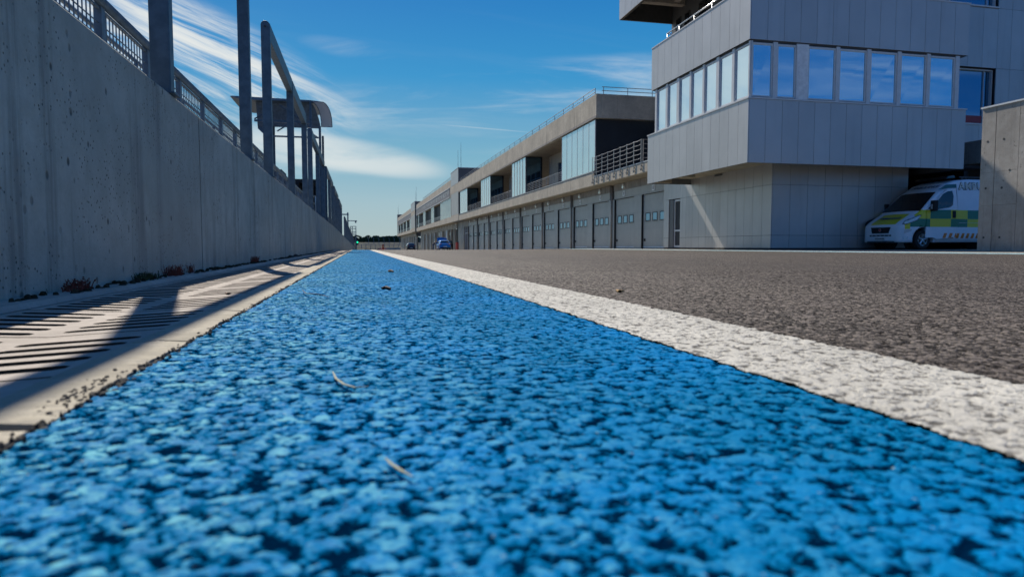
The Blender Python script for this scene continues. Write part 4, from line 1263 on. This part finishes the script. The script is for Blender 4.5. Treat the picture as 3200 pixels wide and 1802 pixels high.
# ---- hatchbacks seen from behind (heading +Y): local x = nose at 0 running backwards
def hatch(name, loc, rz, paintm, label, hood_open=False):
    root = empty(name, loc, rz, label=label, cat='car')
    cs = Shell(top=[(0, .55), (.06, .70), (.3, .78), (1.05, .95), (1.75, 1.40), (2.1, 1.47), (3.0, 1.47), (3.5, 1.38), (3.85, 1.05), (4.0, .98), (4.12, .80), (4.15, .60)],
               hw=[(0, .62), (.1, .78), (.5, .86), (1, .885), (3.3, .885), (3.9, .83), (4.15, .76)],
               bot=[(0, .28), (.2, .2), (3.8, .22), (4.15, .35)],
               tum=[(0, .93), (.5, 1.0), (.85, 1.0), (1.4, .76), (1.6, .70)], r=.10)
    xs = [0, .03, .08, .2, .4, .7, 1.05, 1.3, 1.5, 1.75, 1.9, 2.1, 2.6, 3.0, 3.3, 3.5, 3.65, 3.85, 3.95, 4.05, 4.12, 4.15]
    b = cs.mesh(xs).build('body', paintm, root, org=(0, 0, 0), smooth=True)
    cut = []
    for x in (.80, 3.35):
        for s in (-1, 1):
            p = MB(); p.tube((x, s*.6, .32), (x, s*1.1, .32), .37, 24); c = p.build('tmp', M['black'], None, org=(0, 0, 0)); c.parent = root; cut.append(c)
    bpy.context.view_layer.update(); boolean_cut(b, cut)
    for x in (.80, 3.35):
        for s in (-1, 1): wheel(root, x, s*.76, .31, .31, .2)
    cs.top_patch(3.50, 3.84, .56, .64).build('rear_window', M['glass_dark'], root, org=(0, 0, 0), smooth=True)
    cs.top_patch(1.12, 1.70, .66, .56).build('windscreen', M['glass_dark'], root, org=(0, 0, 0), smooth=True)
    for s in (-1, 1):
        cs.side_patch([(1.35, .98), (1.85, 1.33), (3.1, 1.34), (3.55, 1.16), (3.5, .98)], s, .006, 14).build('side_window', M['glass_dark'], root, org=(0, 0, 0))
        p = MB(); p.box(3.96, 4.10, s*.50, s*.80, .80, .95); p.build('tail_light', paint('tail_light_red', (.25, .015, .012), .2), root, org=(0, 0, 0), bevel=.02)
        p = MB(); p.box(1.45, 1.57, s*.86, s*1.04, .95, 1.07); p.build('mirror', paintm, root, org=(0, 0, 0), bevel=.02)
    p = MB(); p.box(4.05, 4.19, -.70, .70, .24, .44); bp = p.build('rear_bumper', M['black'], root, org=(0, 0, 0), bevel=.03)
    p = MB(); p.box(4.191, 4.20, -.26, .26, .48, .59); p.build('number_plate', M['white'], bp, org=(0, 0, 0))
    p = MB(); p.tube((4.1, .45, .26), (4.24, .45, .26), .04, 10); p.build('exhaust', M['steel'], root, org=(0, 0, 0))
    if hood_open:
        q = MB()
        n = 8
        for k in range(n):
            y0, y1 = -.72+1.44*k/n, -.72+1.44*(k+1)/n
            zz = lambda y, t: .10*(1-(y/.72)**2)*(1 if t else .4)
            q.quad((1.0, y0, .96+zz(y0, 0)), (1.0, y1, .96+zz(y1, 0)), (.42, y1, 1.78+zz(y1, 1)), (.42, y0, 1.78+zz(y0, 1)))
            q.quad((1.03, y0, .97+zz(y0, 0)), (1.03, y1, .97+zz(y1, 0)), (.45, y1, 1.80+zz(y1, 1)), (.45, y0, 1.80+zz(y0, 1)))
        q.build('raised_bonnet', paintm, root, org=(0, 0, 0))
    return root
bluep = paint('blue_car_paint', (.0, .20, .60), .3, .1, .05, .6)
blackp = paint('black_car_paint', (.012, .013, .018), .25, .1, .05, .6)
def ground_at(px_, Y):      # bearing of a far thing, from the photograph's column
    u, v = yawuv(px_, 770); return u*Y
CX1 = ground_at(1386, 97)
hatch('parked_car', (CX1, 99.3, zg(10, 97)), R(90+180), bluep, 'bright blue hatchback with its bonnet raised in front of the open garages', True)
CX2 = ground_at(1285.5, 131)
hatch('parked_car', (CX2, 135, zg(10, 131)), R(270), blackp, 'black hatchback parked farther down the pit lane')

# ---- people by the blue car
def skin_part(name, nodes, edges, m, parent, sub=1):
    me = bpy.data.meshes.new(name)
    me.from_pydata([n[:3] for n in nodes], edges, [])
    o = bpy.data.objects.new(name, me); col.objects.link(o)
    sk = o.modifiers.new('skin', 'SKIN'); 
    for i, n in enumerate(nodes): 
        r = n[3]; me.skin_vertices[0].data[i].radius = (r, r) if len(n) < 5 else (n[3], n[4])
    me.skin_vertices[0].data[0].use_root = True
    ss = o.modifiers.new('sub', 'SUBSURF'); ss.levels = sub; ss.render_levels = sub
    bpy.context.view_layer.update()
    m2 = bpy.data.meshes.new_from_object(o.evaluated_get(bpy.context.evaluated_depsgraph_get()))
    bpy.data.objects.remove(o)
    m2.name = name; m2.materials.clear(); m2.materials.append(m)
    for p_ in m2.polygons: p_.use_smooth = True
    o = bpy.data.objects.new(name, m2); col.objects.link(o); o.parent = parent
    return o
skinm = paint('skin', (.45, .27, .19), .55)
def person(loc, rz, lean, label, top, legs, hairm, reach=.3):
    """figure facing +x; lean = forward bend of the trunk in degrees"""
    root = empty('person', loc, rz, label=label, cat='person')
    a = R(lean); hx, hz = 0.0, .92
    up = (sin(a), cos(a))
    P = lambda d, y=0, f=0: (hx+up[0]*d+f*cos(a), y, hz+up[1]*d-f*sin(a))
    ch, nk, hd, ht = P(.34), P(.53), P(.64, 0, .02), P(.78, 0, .03)
    sL, sR = P(.47, .17), P(.47, -.17)
    nodes, edges = [], []
    def N(p, *r): nodes.append((*p, *r)); return len(nodes)-1
    pel = N((hx, 0, hz), .12, .10)
    w = N(P(.18), .11, .095); edges.append((pel, w)); c = N(ch, .13, .11); edges.append((w, c))
    n = N(nk, .05); edges.append((c, n)); h = N(hd, .075); edges.append((n, h)); t_ = N(ht, .085); edges.append((h, t_))
    jn = {}
    for s, sh in ((1, sL), (-1, sR)):
        i = N(sh, .055); edges.append((c, i))
        el = (sh[0]+.10+reach*.3, sh[1]+s*.06, sh[2]-.26); wr = (el[0]+reach*.7+.04, el[1]-s*.06, el[2]-.14+reach*.25)
        j = N(el, .042); edges.append((i, j)); k = N(wr, .03); edges.append((j, k))
        hp = N((wr[0]+.07, wr[1], wr[2]-.02), .034, .018); edges.append((k, hp))
        for q_ in range(4):
            f_ = N((wr[0]+.13, wr[1]+(q_-1.5)*.020, wr[2]-.04-.01*abs(q_-1.5)), .009); edges.append((hp, f_))
        th = N((wr[0]+.07, wr[1]-s*.045, wr[2]-.05), .010); edges.append((k, th))
        jn[s] = (sh, el, wr)
        hip = (hx, s*.10, hz-.06); kn = (hx+.05*s+.03, s*.12, .50); an = (hx-.02+.06*s, s*.13, .09); toe = (an[0]+.17, s*.15, .035)
        i = N(hip, .085); edges.append((pel, i)); j = N(kn, .058); edges.append((i, j)); k = N(an, .042); edges.append((j, k)); q = N(toe, .035, .03); edges.append((k, q))
        jn[('l', s)] = (hip, kn, an, toe)
    b = skin_part('body', nodes, edges, skinm, root)
    # jacket
    nodes, edges = [], []
    def N2(p, *r): nodes.append((*p, *r)); return len(nodes)-1
    a0 = N2((hx, 0, hz-.02), .16, .13); a1 = N2(P(.2), .15, .125); a2 = N2(P(.40), .17, .13); edges += [(a0, a1), (a1, a2)]
    a3 = N2(P(.51), .075); edges.append((a2, a3))
    for s in (1, -1):
        sh, el, wr = jn[s]
        i = N2(sh, .075); j = N2(el, .058); k = N2(wr, .044); edges += [(a2, i), (i, j), (j, k)]
    skin_part('jacket', nodes, edges, top, root)
    nodes, edges = [], []
    a0 = N2((hx, 0, hz+.02), .145, .12)
    for s in (1, -1):
        hip, kn, an, toe = jn[('l', s)]
        i = N2(hip, .10); j = N2(kn, .075); k = N2((an[0], an[1], an[2]+.03), .06); edges += [(a0, i), (i, j), (j, k)]
    skin_part('trousers', nodes, edges, legs, root)
    for s in (1, -1):
        hip, kn, an, toe = jn[('l', s)]
        nodes, edges = [], []
        N2((an[0]-.03, an[1], .05), .05); N2((toe[0]+.02, toe[1], .04), .042, .035); edges = [(0, 1)]
        skin_part('shoe', nodes, edges, M['black'], root)
    nodes, edges = [], []
    e0 = N2(P(.72, 0, -.03), .075); e1 = N2(P(.82, 0, .0), .085); edges = [(0, 1)]
    skin_part('hair', nodes, edges, hairm, root)
    # face
    f = MB()
    nz = P(.70, 0, .115); f.tube(P(.73, 0, .10), nz, .010, 6, .016); f.build('nose', skinm, b, org=(0, 0, 0))
    f = MB()
    for s in (1, -1):
        e1_ = P(.74, s*.033, .098); f.tube(e1_, (e1_[0]+.008*cos(a), e1_[1], e1_[2]-.008*sin(a)), .010, 8)
    f.build('eyes', M['black'], b, org=(0, 0, 0))
    return root
jack = paint('dark_jacket', (.02, .022, .03), .8); jeans = paint('blue_jeans', (.06, .09, .16), .85); navy = paint('navy_jacket', (.02, .05, .09), .7)
hairm = paint('dark_hair', (.02, .015, .01), .6)
PXL = ground_at(1354, 98.5)
person((PXL, 98.4, zg(10, 98.4)), R(8), 48, 'person in a dark jacket bending over beside the left of the blue car', jack, jeans, hairm, .5)
PXR = ground_at(1412.5, 97)
person((PXR, 97.2, zg(10, 97)), R(150), 14, 'person in a navy jacket standing to the right of the blue car', navy, jack, paint('fair_hair', (.35, .30, .22), .6), .25)
RXc = ground_at(1428, 104.2)
rc = empty('tool_trolley', (RXc, 103.4, zg(13.3, 103)), label='tall narrow red trolley standing at the mouth of an open garage', cat='trolley')
p = MB(); p.box(-.28, .28, -.25, .25, .12, 1.25); bb = p.build('cabinet', M['red'], rc, org=(0, 0, 0), bevel=.02)
p = MB()
for z in (.3, .5, .7, .9, 1.08): p.box(-.24, .24, -.262, -.251, z, z+.02)
p.build('drawer_pull', M['steel'], bb, org=(0, 0, 0))
for (x, y) in ((-.22, -.18), (.22, -.18), (-.22, .18), (.22, .18)):
    p = MB(); p.tube((x, y-.02, .06), (x, y+.02, .06), .06, 10); p.build('castor', M['rubber'], rc, org=(0, 0, 0))

# ------------------------------------------------------------------ canopy stand behind the wall
cn = empty('pit_wall_canopy', (-2.6, 28, .95), label='open steel canopy with a curved roof and side wing on the platform behind the wall', cat='canopy')
st = M['galv']
for (x, y, z1, r) in ((-3.49, 28.0, 5.85, .055), (-3.40, 28.1, 5.85, .03), (-1.79, 28.0, 5.97, .04), (-1.46, 28.3, 5.02, .045), (-3.49, 30.6, 5.6, .05), (-1.46, 30.6, 5.0, .045)):
    p = MB(); p.box(x-r, x+r, y-r, y+r, .95, z1); p.build('post', st, cn)
p = MB()
p.box(-3.9, -1.83, 27.96, 28.04, 5.06, 5.14); p.box(-3.44, -1.5, 27.97, 28.03, 4.49, 4.55)
p.tube((-3.06, 28, 4.72), (-2.5, 28, 5.08), .028, 6); p.tube((-2.30, 28, 5.08), (-1.5, 28, 4.50), .028, 6)
p.tube((-3.9, 28, 5.16), (-3.3, 28, 5.5), .028, 6); p.tube((-2.95, 28, 5.72), (-2.05, 28, 5.12), .028, 6)
p.build('truss', st, cn)
p = MB(); p.prism([(-4.30, 5.90), (-4.78, 6.0), (-4.70, 6.02), (-1.80, 5.99), (-1.36, 5.95), (-1.36, 5.93), (-1.80, 5.93)], 'y', 28.05, 30.8); p.build('roof_sheet', M['fence_steel'], cn)
def arc_pts(x0, x1, y0, n=10):
    out = []
    for i in range(n+1):
        a = pi/2*i/n; out.append((x0+(x1-x0)*sin(a)**1.0*1.0, y0+.35*(1-cos(a)), 5.02+.92*cos(a)**.8 if i < n else 5.02))
    return out
wingm = NT('translucent_sheet'); wingm.set(color=(.55, .56, .57), rough=.35); wingm.b.inputs['Transmission Weight'].default_value = .35
A = arc_pts(-1.79, -1.40, 28.05); B = arc_pts(-1.36, -.98, 28.05)
p = MB(); n = len(A)
p.add(A+B, [(k, k+1, n+k+1, n+k) for k in range(n-1)])
A2 = [(x, y+.012, z+.0) for x, y, z in A]; B2 = [(x, y+.012, z) for x, y, z in B]
p.add(A2+B2, [(k, k+1, n+k+1, n+k) for k in range(n-1)])
p.build('side_wing', wingm.m, cn, smooth=True)
p = MB()
for C in (A, B):
    for s_, e_ in zip(C, C[1:]): p.tube(s_, e_, .014, 6)
p.tube(A[-1], B[-1], .010, 6)
p.build('wing_rib', st, cn)
p = MB()
C0 = [(-3.9, y, z) for (_, y, z) in arc_pts(0, 1, 28.5)]; C1 = [(-1.80+.36*i/10, y, z) for i, (_, y, z) in enumerate(arc_pts(0, 1, 28.5))]
p.add(C0+C1, [(k, k+1, n+k+1, n+k) for k in range(n-1)])
p.quad((-3.9, 28.9, 5.1), (-3.9, 28.9, 4.94), (-3.5, 28.9, 4.55), (-3.5, 28.9, 5.1))
p.build('curved_back_sheet', M['fence_steel'], cn, smooth=False)
p = MB(); p.tube((-3.47, 28.2, 5.9), (-3.47, 28.2, 6.95), .055, 10); mz = p.build('flue_pipe', st, cn, smooth=True)
p = MB(); p.tube((-3.47, 28.2, 6.86), (-3.47, 28.2, 6.98), .06, 12, .11); p.tube((-3.47, 28.2, 6.98), (-3.47, 28.2, 7.08), .11, 12, .10); p.tube((-3.47, 28.2, 7.08), (-3.47, 28.2, 7.13), .10, 12, .06); p.build('cowl', st, mz)
bo = empty('pit_wall_booth', (-2.6, 28.6, .95), label='low dark booth with open front under the canopy behind the wall', cat='booth')
p = MB(); p.box(-3.79, -2.99, 28.6, 30.4, .95, 3.30); p.build('tall_bay', M['black'], bo)
p = MB(); p.box(-2.98, -1.58, 28.6, 30.4, 2.78, 2.93); p.box(-2.98, -1.58, 30.3, 30.4, .95, 2.78); p.box(-2.98, -2.35, 28.6, 30.3, .95, 2.78)
p.box(-2.02, -1.96, 28.6, 28.66, .95, 2.78); p.box(-1.64, -1.58, 28.6, 28.66, .95, 2.78)
p.build('low_bay', M['dark_room'], bo)
tb = empty('work_table', (-2.1, 29, .95), label='small beige table with boxes inside the dark booth behind the wall', cat='table')
p = MB(); p.box(-2.30, -1.7, 28.9, 29.3, 2.26, 2.30); p.build('tabletop', M['conc'], tb)
for (x, y) in ((-2.28, 28.92), (-1.72, 28.92), (-2.28, 29.28), (-1.72, 29.28)):
    p = MB(); p.box(x-.02, x+.02, y-.02, y+.02, .95, 2.26); p.build('leg', M['steel'], tb)
p = MB(); p.box(-2.2, -1.9, 28.95, 29.2, 2.302, 2.44); p.build('storage_box', M['conc'], tb)

# ------------------------------------------------------------------ far end of the pit lane
lp = empty('lamp_mast', (-2.22, 150, -.7), label='dark mast with a lamp arm reaching over the pit exit', cat='mast')
p = MB(); p.tube((-2.22, 150, -.7), (-2.22, 150, 7.6), .14, 8); p.build('pole', M['fence_steel'], lp)
p = MB(); p.box(-3.6, -2.0, 149.9, 150.1, 7.0, 7.25); p.box(-2.2, -.27, 149.92, 150.08, 5.68, 5.84); p.build('arm', M['fence_steel'], lp)
p = MB(); p.tube((-.58, 150, 5.3), (-.58, 150, 5.68), .14, 10, .2); p.build('lamp_head', M['fence_steel'], lp)
ms = empty('marshal_stand', (-1.1, 152, -.7), label='railed marshal stand beyond the end of the frames', cat='platform')
p = MB()
for x in (-1.70, -1.32, -.55): p.box(x-.07, x+.07, 151.9, 152.1, -.8, 4.68)
p.build('upright', M['fence_steel'], ms)
p = MB()
for z in (4.6, 4.1, 3.5, 3.28, 3.0, 2.75): p.box(-1.7, -.5, 151.93, 152.07, z-.05, z+.06)
p.build('rail', M['fence_steel'], ms)
tl = empty('traffic_light', (-.5, 149, -.75), label='small traffic light showing green at the end of the wall', cat='traffic light')
p = MB(); p.tube((-.66, 149, -.9), (-.66, 149, 2.1), .10, 8, .08); p.box(-1.0, -.4, 148.9, 149.1, 2.1, 2.22); p.build('post', M['fence_steel'], tl)
p = MB(); p.box(-.48, -.02, 148.9, 149.2, .55, 1.65); hs_ = p.build('housing', M['black'], tl)
gm = bpy.data.materials.new('green_signal'); gm.use_nodes = True
b_ = gm.node_tree.nodes['Principled BSDF']; b_.inputs['Base Color'].default_value = (0, .3, .2, 1); b_.inputs['Emission Color'].default_value = (.02, 1, .5, 1); b_.inputs['Emission Strength'].default_value = 1.4
p = MB(); p.tube((-.25, 148.86, 1.12), (-.25, 148.90, 1.12), .17, 16); p.build('green_lens', gm, hs_)
p = MB(); p.tube((-.25, 148.87, 1.48), (-.25, 148.90, 1.48), .12, 16); p.build('dark_lens', M['glass_dark'], hs_)

BG = -1.5
bank = MB(); xs_ = [-60, -20, 0, 6, 12, 20, 40, 90]
for a, b in zip(xs_, xs_[1:]):
    bank.quad((a, 318, -1.6), (b, 318, -1.6), (b, 330, 2.2), (a, 330, 2.2)); bank.quad((a, 330, 2.2), (b, 330, 2.2), (b, 700, 3.5), (a, 700, 3.5))
tag(bank.build('earth_bank', paint('dark_bank', (.035, .045, .032), .95, 0, .4, scale=.5)), kind='structure')
gl = empty('guardrail', (6, 300, BG), label='steel guardrail running across the far end of the pit lane', cat='guardrail')
p = MB()
for z in (1.0, .35, -.4): p.box(-1.2, 24, 299.9, 300.05, z, z+.16)
p.build('rail_beam', M['rail'], gl)
p = MB()
x = -1
while x < 24: p.box(x, x+.2, 300.06, 300.25, -1.7, 1.25); x += 2.0
p.build('post_row', M['fence_steel'], gl)
p = MB(); p.box(8, 24, 297.5, 298, -1.7, -.45)
tag(p.build('concrete_block_wall', M['conc']), label='low pale concrete wall at the foot of the far guardrail', cat='wall')
rb = empty('plastic_barrier', (10.3, 296, BG), label='stacked red plastic barrier in front of the far guardrail', cat='barrier')
for (z0, z1) in ((-1.5, -.62), (-.6, .25), (.27, 1.1)):
    p = MB(); p.prism([(-.45, z0), (-.3, z1), (.3, z1), (.45, z0)], 'y', -.3, .3)
    p.build('block', M['orange'], rb, org=(0, 0, BG))
cf = empty('debris_fence', (8, 322, 1), label='tall debris fence with curved posts on the bank before the trees', cat='fence')
p = MB(); p.box(2, 40, 321.9, 322.1, 1.2, 1.38); p.build('lower_beam', M['rail'], cf)
p = MB(); p.box(3.5, 40, 321.95, 322.05, 2.05, 2.2); p.build('wall_strip', M['rail'], cf)
x = 4.5
while x < 40:
    p = MB(); p.tube((x, 322, 1), (x, 322, 3.9), .10, 6); p.tube((x, 322, 3.9), (x-.7, 322, 4.7), .09, 6); p.build('post', M['fence_steel'], cf); x += 2.4
# wood on the horizon
random.seed(21)
lm = NT('wood_foliage')
lf = lm.mr(lm.noise(.35, 3), .35, .65)
lm.set(color=lm.mix(lf, (.022, .040, .022), (.050, .075, .040)), rough=.9, spec=.1)
wd = MB()
for i in range(190):
    cx_ = random.uniform(-45, 95); cy_ = random.uniform(345, 420)
    h = random.uniform(3.6, 5.6)+(cy_-345)*.016; r = random.uniform(2.0, 3.6)
    for k in range(120):
        th, ph = random.uniform(0, 2*pi), random.uniform(-.4, 1.4)
        rr = r*random.uniform(.75, 1.05)
        x, y, z = cx_+rr*cos(th)*cos(ph), cy_+rr*sin(th)*cos(ph), h-1.7+1.9*sin(ph)*random.uniform(.8, 1.05)
        s = random.uniform(.22, .5); a = random.uniform(0, pi); u = (cos(a)*s, sin(a)*s*.3, random.uniform(-.2, .2)*s); w = (random.uniform(-.3, .3)*s, random.uniform(-.5, .5)*s, s)
        wd.quad((x-u[0], y-u[1], z-u[2]), (x-w[0]*.6, y-w[1]*.6, z-w[2]*.6), (x+u[0], y+u[1], z+u[2]), (x+w[0], y+w[1], z+w[2]))
me = bpy.data.meshes.new('wood'); me.from_pydata(wd.v, [], wd.f); me.materials.append(lm.m)
wo = bpy.data.objects.new('wood', me); col.objects.link(wo)
tag(wo, 'dark wood of low trees on the horizon past the far fence', 'wood', kind='stuff')
hb = MB(); hb.box(-80, 140, 425, 440, -2, 5.2); 
tag(hb.build('hill', paint('far_wood_mass', (.03, .045, .028), .95, 0, .4, scale=.4)), kind='structure')

# ------------------------------------------------------------------ weeds, moss, litter
random.seed(5)
mossm = NT('moss_and_dirt'); mossm.set(color=mossm.mix(mossm.mr(mossm.noise(30, 4), .4, .6), (.020, .022, .012), (.055, .045, .03)), rough=1.0, spec=.1)
mo = MB()
def lump(m, x, y, z, r, h, n=7):
    ring = [(x+r*cos(2*pi*k/n)*random.uniform(.7, 1.2), y+1.6*r*sin(2*pi*k/n)*random.uniform(.7, 1.2), z) for k in range(n)]
    mid = [(x+.6*r*cos(2*pi*k/n+.3)*random.uniform(.7, 1.2), y+1.0*r*sin(2*pi*k/n+.3)*random.uniform(.7, 1.2), z+h*random.uniform(.6, .9)) for k in range(n)]
    m.add(ring+mid+[(x, y, z+h)], [(k, (k+1) % n, n+(k+1) % n, n+k) for k in range(n)]+[(n+k, n+(k+1) % n, 2*n) for k in range(n)])
for i in range(1500):
    y = random.uniform(1.5, 34)
    dens = .5+.5*sin(y*1.7)*sin(y*.63+1)
    if random.random() > .25+.75*dens: continue
    x = random.uniform(-1.262, -1.262+.06+.05*dens); lump(mo, x, y, .002, random.uniform(.008, .022), random.uniform(.006, .022))
tag(mo.build('moss_and_dirt', mossm.m), 'dark moss and dirt gathered along the foot of the pit wall', 'moss', kind='stuff')
crm = MB()
for i in range(1600):
    y = .5+29*random.random()**1.7
    lump(crm, -.3485+random.gauss(0, .006), y, -.002, random.uniform(.002, .006), random.uniform(.003, .008), 6)
for i in range(70):
    lump(crm, -.372+random.gauss(0, .009), 1.02+random.gauss(0, .07), .003, random.uniform(.001, .0035), random.uniform(.001, .003), 6)
tag(crm.build('asphalt_crumbs', paint('crumb_dark', (.045, .04, .035), .9)), 'loose dark crumbs along the broken edge between kerb and blue paint', 'crumbs', kind='stuff')
def weed(y, label, redd, n=60, h=.075, x=-1.235, spread=.06):
    root = empty('weed', (x, y, .002), label=label, cat='weed')
    b = MB(); c = MB()
    for i in range(n):
        a = random.uniform(0, 2*pi); rr = spread*sqrt(random.random()); bx, by = rr*cos(a)*.35, rr*sin(a)
        L = h*random.uniform(.4, 1.1); lx, ly = random.uniform(-.5, .6)*L, random.uniform(-.6, .6)*L
        w = random.uniform(.0012, .0028)
        b.add([(bx-w, by, 0), (bx+w, by, 0), (bx+lx*.5+w*.7, by+ly*.5, L*.7), (bx+lx*.5-w*.7, by+ly*.5, L*.7), (bx+lx, by+ly, L)], [(0, 1, 2, 3), (3, 2, 4)])
        if i % 3 == 0:
            for k in range(3): 
                q = random.uniform(.5, 1); s = random.uniform(.003, .006)
                X_, Y_, Z_ = bx+lx*q, by+ly*q, L*q
                c.quad((X_-s, Y_, Z_), (X_, Y_-s, Z_+s), (X_+s, Y_, Z_+s*.4), (X_, Y_+s, Z_-s*.5))
    b.add(c.v, c.f)
    b.build('blades', paint('weed_blades', (.24, .055, .035) if redd else (.05, .07, .025), .8), root, org=(0, 0, 0))
weed(3.35, 'nearest reddish weed tuft at the foot of the wall', True, 90, .055, spread=.12)
weed(4.95, 'reddish weed tuft by the wall just before its first open joint', True, 130, .075, spread=.16)
weed(5.45, 'thin reddish weed stalks right beside the first wall joint', True, 30, .07, spread=.06)
weed(8.6, 'small rust coloured weed against the wall between the first two joints', True, 110, .085, spread=.12)
weed(4.35, 'low dark green weed patch on the ledge before the reddish tuft', False, 140, .05, spread=.16)
def stone(y, x, r, label, m):
    p = MB(); lump(p, 0, 0, 0, r, r*.9, 9)
    o = p.build('stone', m, None, org=(0, 0, 0)); o.location = (x, y, .004); tag(o, label, 'stone')
stone(12.6, -1.19, .05, 'dark stone lying on the ledge just before the second wall joint', M['seam'])
stone(13.4, -1.18, .06, 'larger dark stone on the ledge right at the second wall joint', M['seam'])
def litter(name, pts, r, m, label, cat, flat=.5):
    """bent twig or leaf sliver lying on the paint"""
    p = MB(); n = len(pts); prev = None
    for i, (x, y, z) in enumerate(pts):
        t = i/(n-1); w = r*(sin(pi*min(max(t, .06), .94))**.6)
        a = pts[max(0, i-1)]; b = pts[min(n-1, i+1)]; dx, dy = b[0]-a[0], b[1]-a[1]; L = sqrt(dx*dx+dy*dy) or 1
        nx, ny = -dy/L, dx/L
        ring = [(x+nx*w*cos(q), y+ny*w*cos(q), z+w*flat*sin(q)) for q in [2*pi*k/6 for k in range(6)]]
        if prev: p.add(prev+ring, [(k, (k+1) % 6, 6+(k+1) % 6, 6+k) for k in range(6)])
        prev = ring
    o = p.build(name, m, None, smooth=True); tag(o, label, cat)
brown = paint('dry_brown', (.10, .05, .025), .7); straw = paint('dry_straw', (.30, .31, .21), .7); darkb = paint('dark_bark', (.03, .022, .018), .8)
def gpt(px_, py_, z=.006):
    """ground point under a column and row of the photograph"""
    c = ((px_-1600)/2089, (py_-901)/2089); p, t_ = R(3.588), R(12.89)
    fx, fy, fz = sin(t_)*cos(p), cos(t_)*cos(p), -sin(p)
    X = fx+cos(t_)*c[0]-sin(t_)*sin(p)*c[1]; Y = fy-sin(t_)*c[0]-cos(t_)*sin(p)*c[1]; Z = fz-cos(p)*c[1]
    k = (z-CAM_H)/Z; return (X*k, Y*k, z)
litter('twig', [gpt(944, 905, .010), gpt(955, 916, .012), gpt(985, 918, .016), gpt(1010, 922, .010), gpt(1027, 927, .008)], .0035, darkb, 'dark curved twig lying on the blue paint near the kerb', 'twig')
litter('leaf_sliver', [gpt(1040, 1160), gpt(1050, 1182), gpt(1075, 1200), gpt(1110, 1210), gpt(1150, 1207)], .0024, straw, 'pale curled leaf sliver in the middle of the blue paint', 'leaf')
litter('leaf_sliver', [gpt(1205, 1430), gpt(1225, 1450), gpt(1255, 1470), gpt(1290, 1488)], .0022, straw, 'pale leaf sliver closest to the camera on the blue paint', 'leaf')
litter('dry_leaf', [gpt(1193, 900), gpt(1206, 899), gpt(1220, 901)], .014, darkb, 'dark crumpled leaf on the blue paint beyond the twig', 'leaf', .8)
litter('dry_leaf', [gpt(1214, 846), gpt(1221, 847), gpt(1229, 848)], .018, darkb, 'farthest dark leaf crumb on the blue paint', 'leaf', .8)
litter('dry_leaf', [gpt(1926, 905), gpt(1936, 910), gpt(1950, 907)], .010, paint('ochre_leaf', (.30, .17, .04), .7), 'small ochre leaf on the asphalt just past the white line', 'leaf', .7)
litter('dry_leaf', [gpt(705, 915, -.02), gpt(714, 918, -.02), gpt(722, 916, -.02)], .010, brown, 'brown leaf crumb on the sunlit slotted gutter', 'leaf', .7)
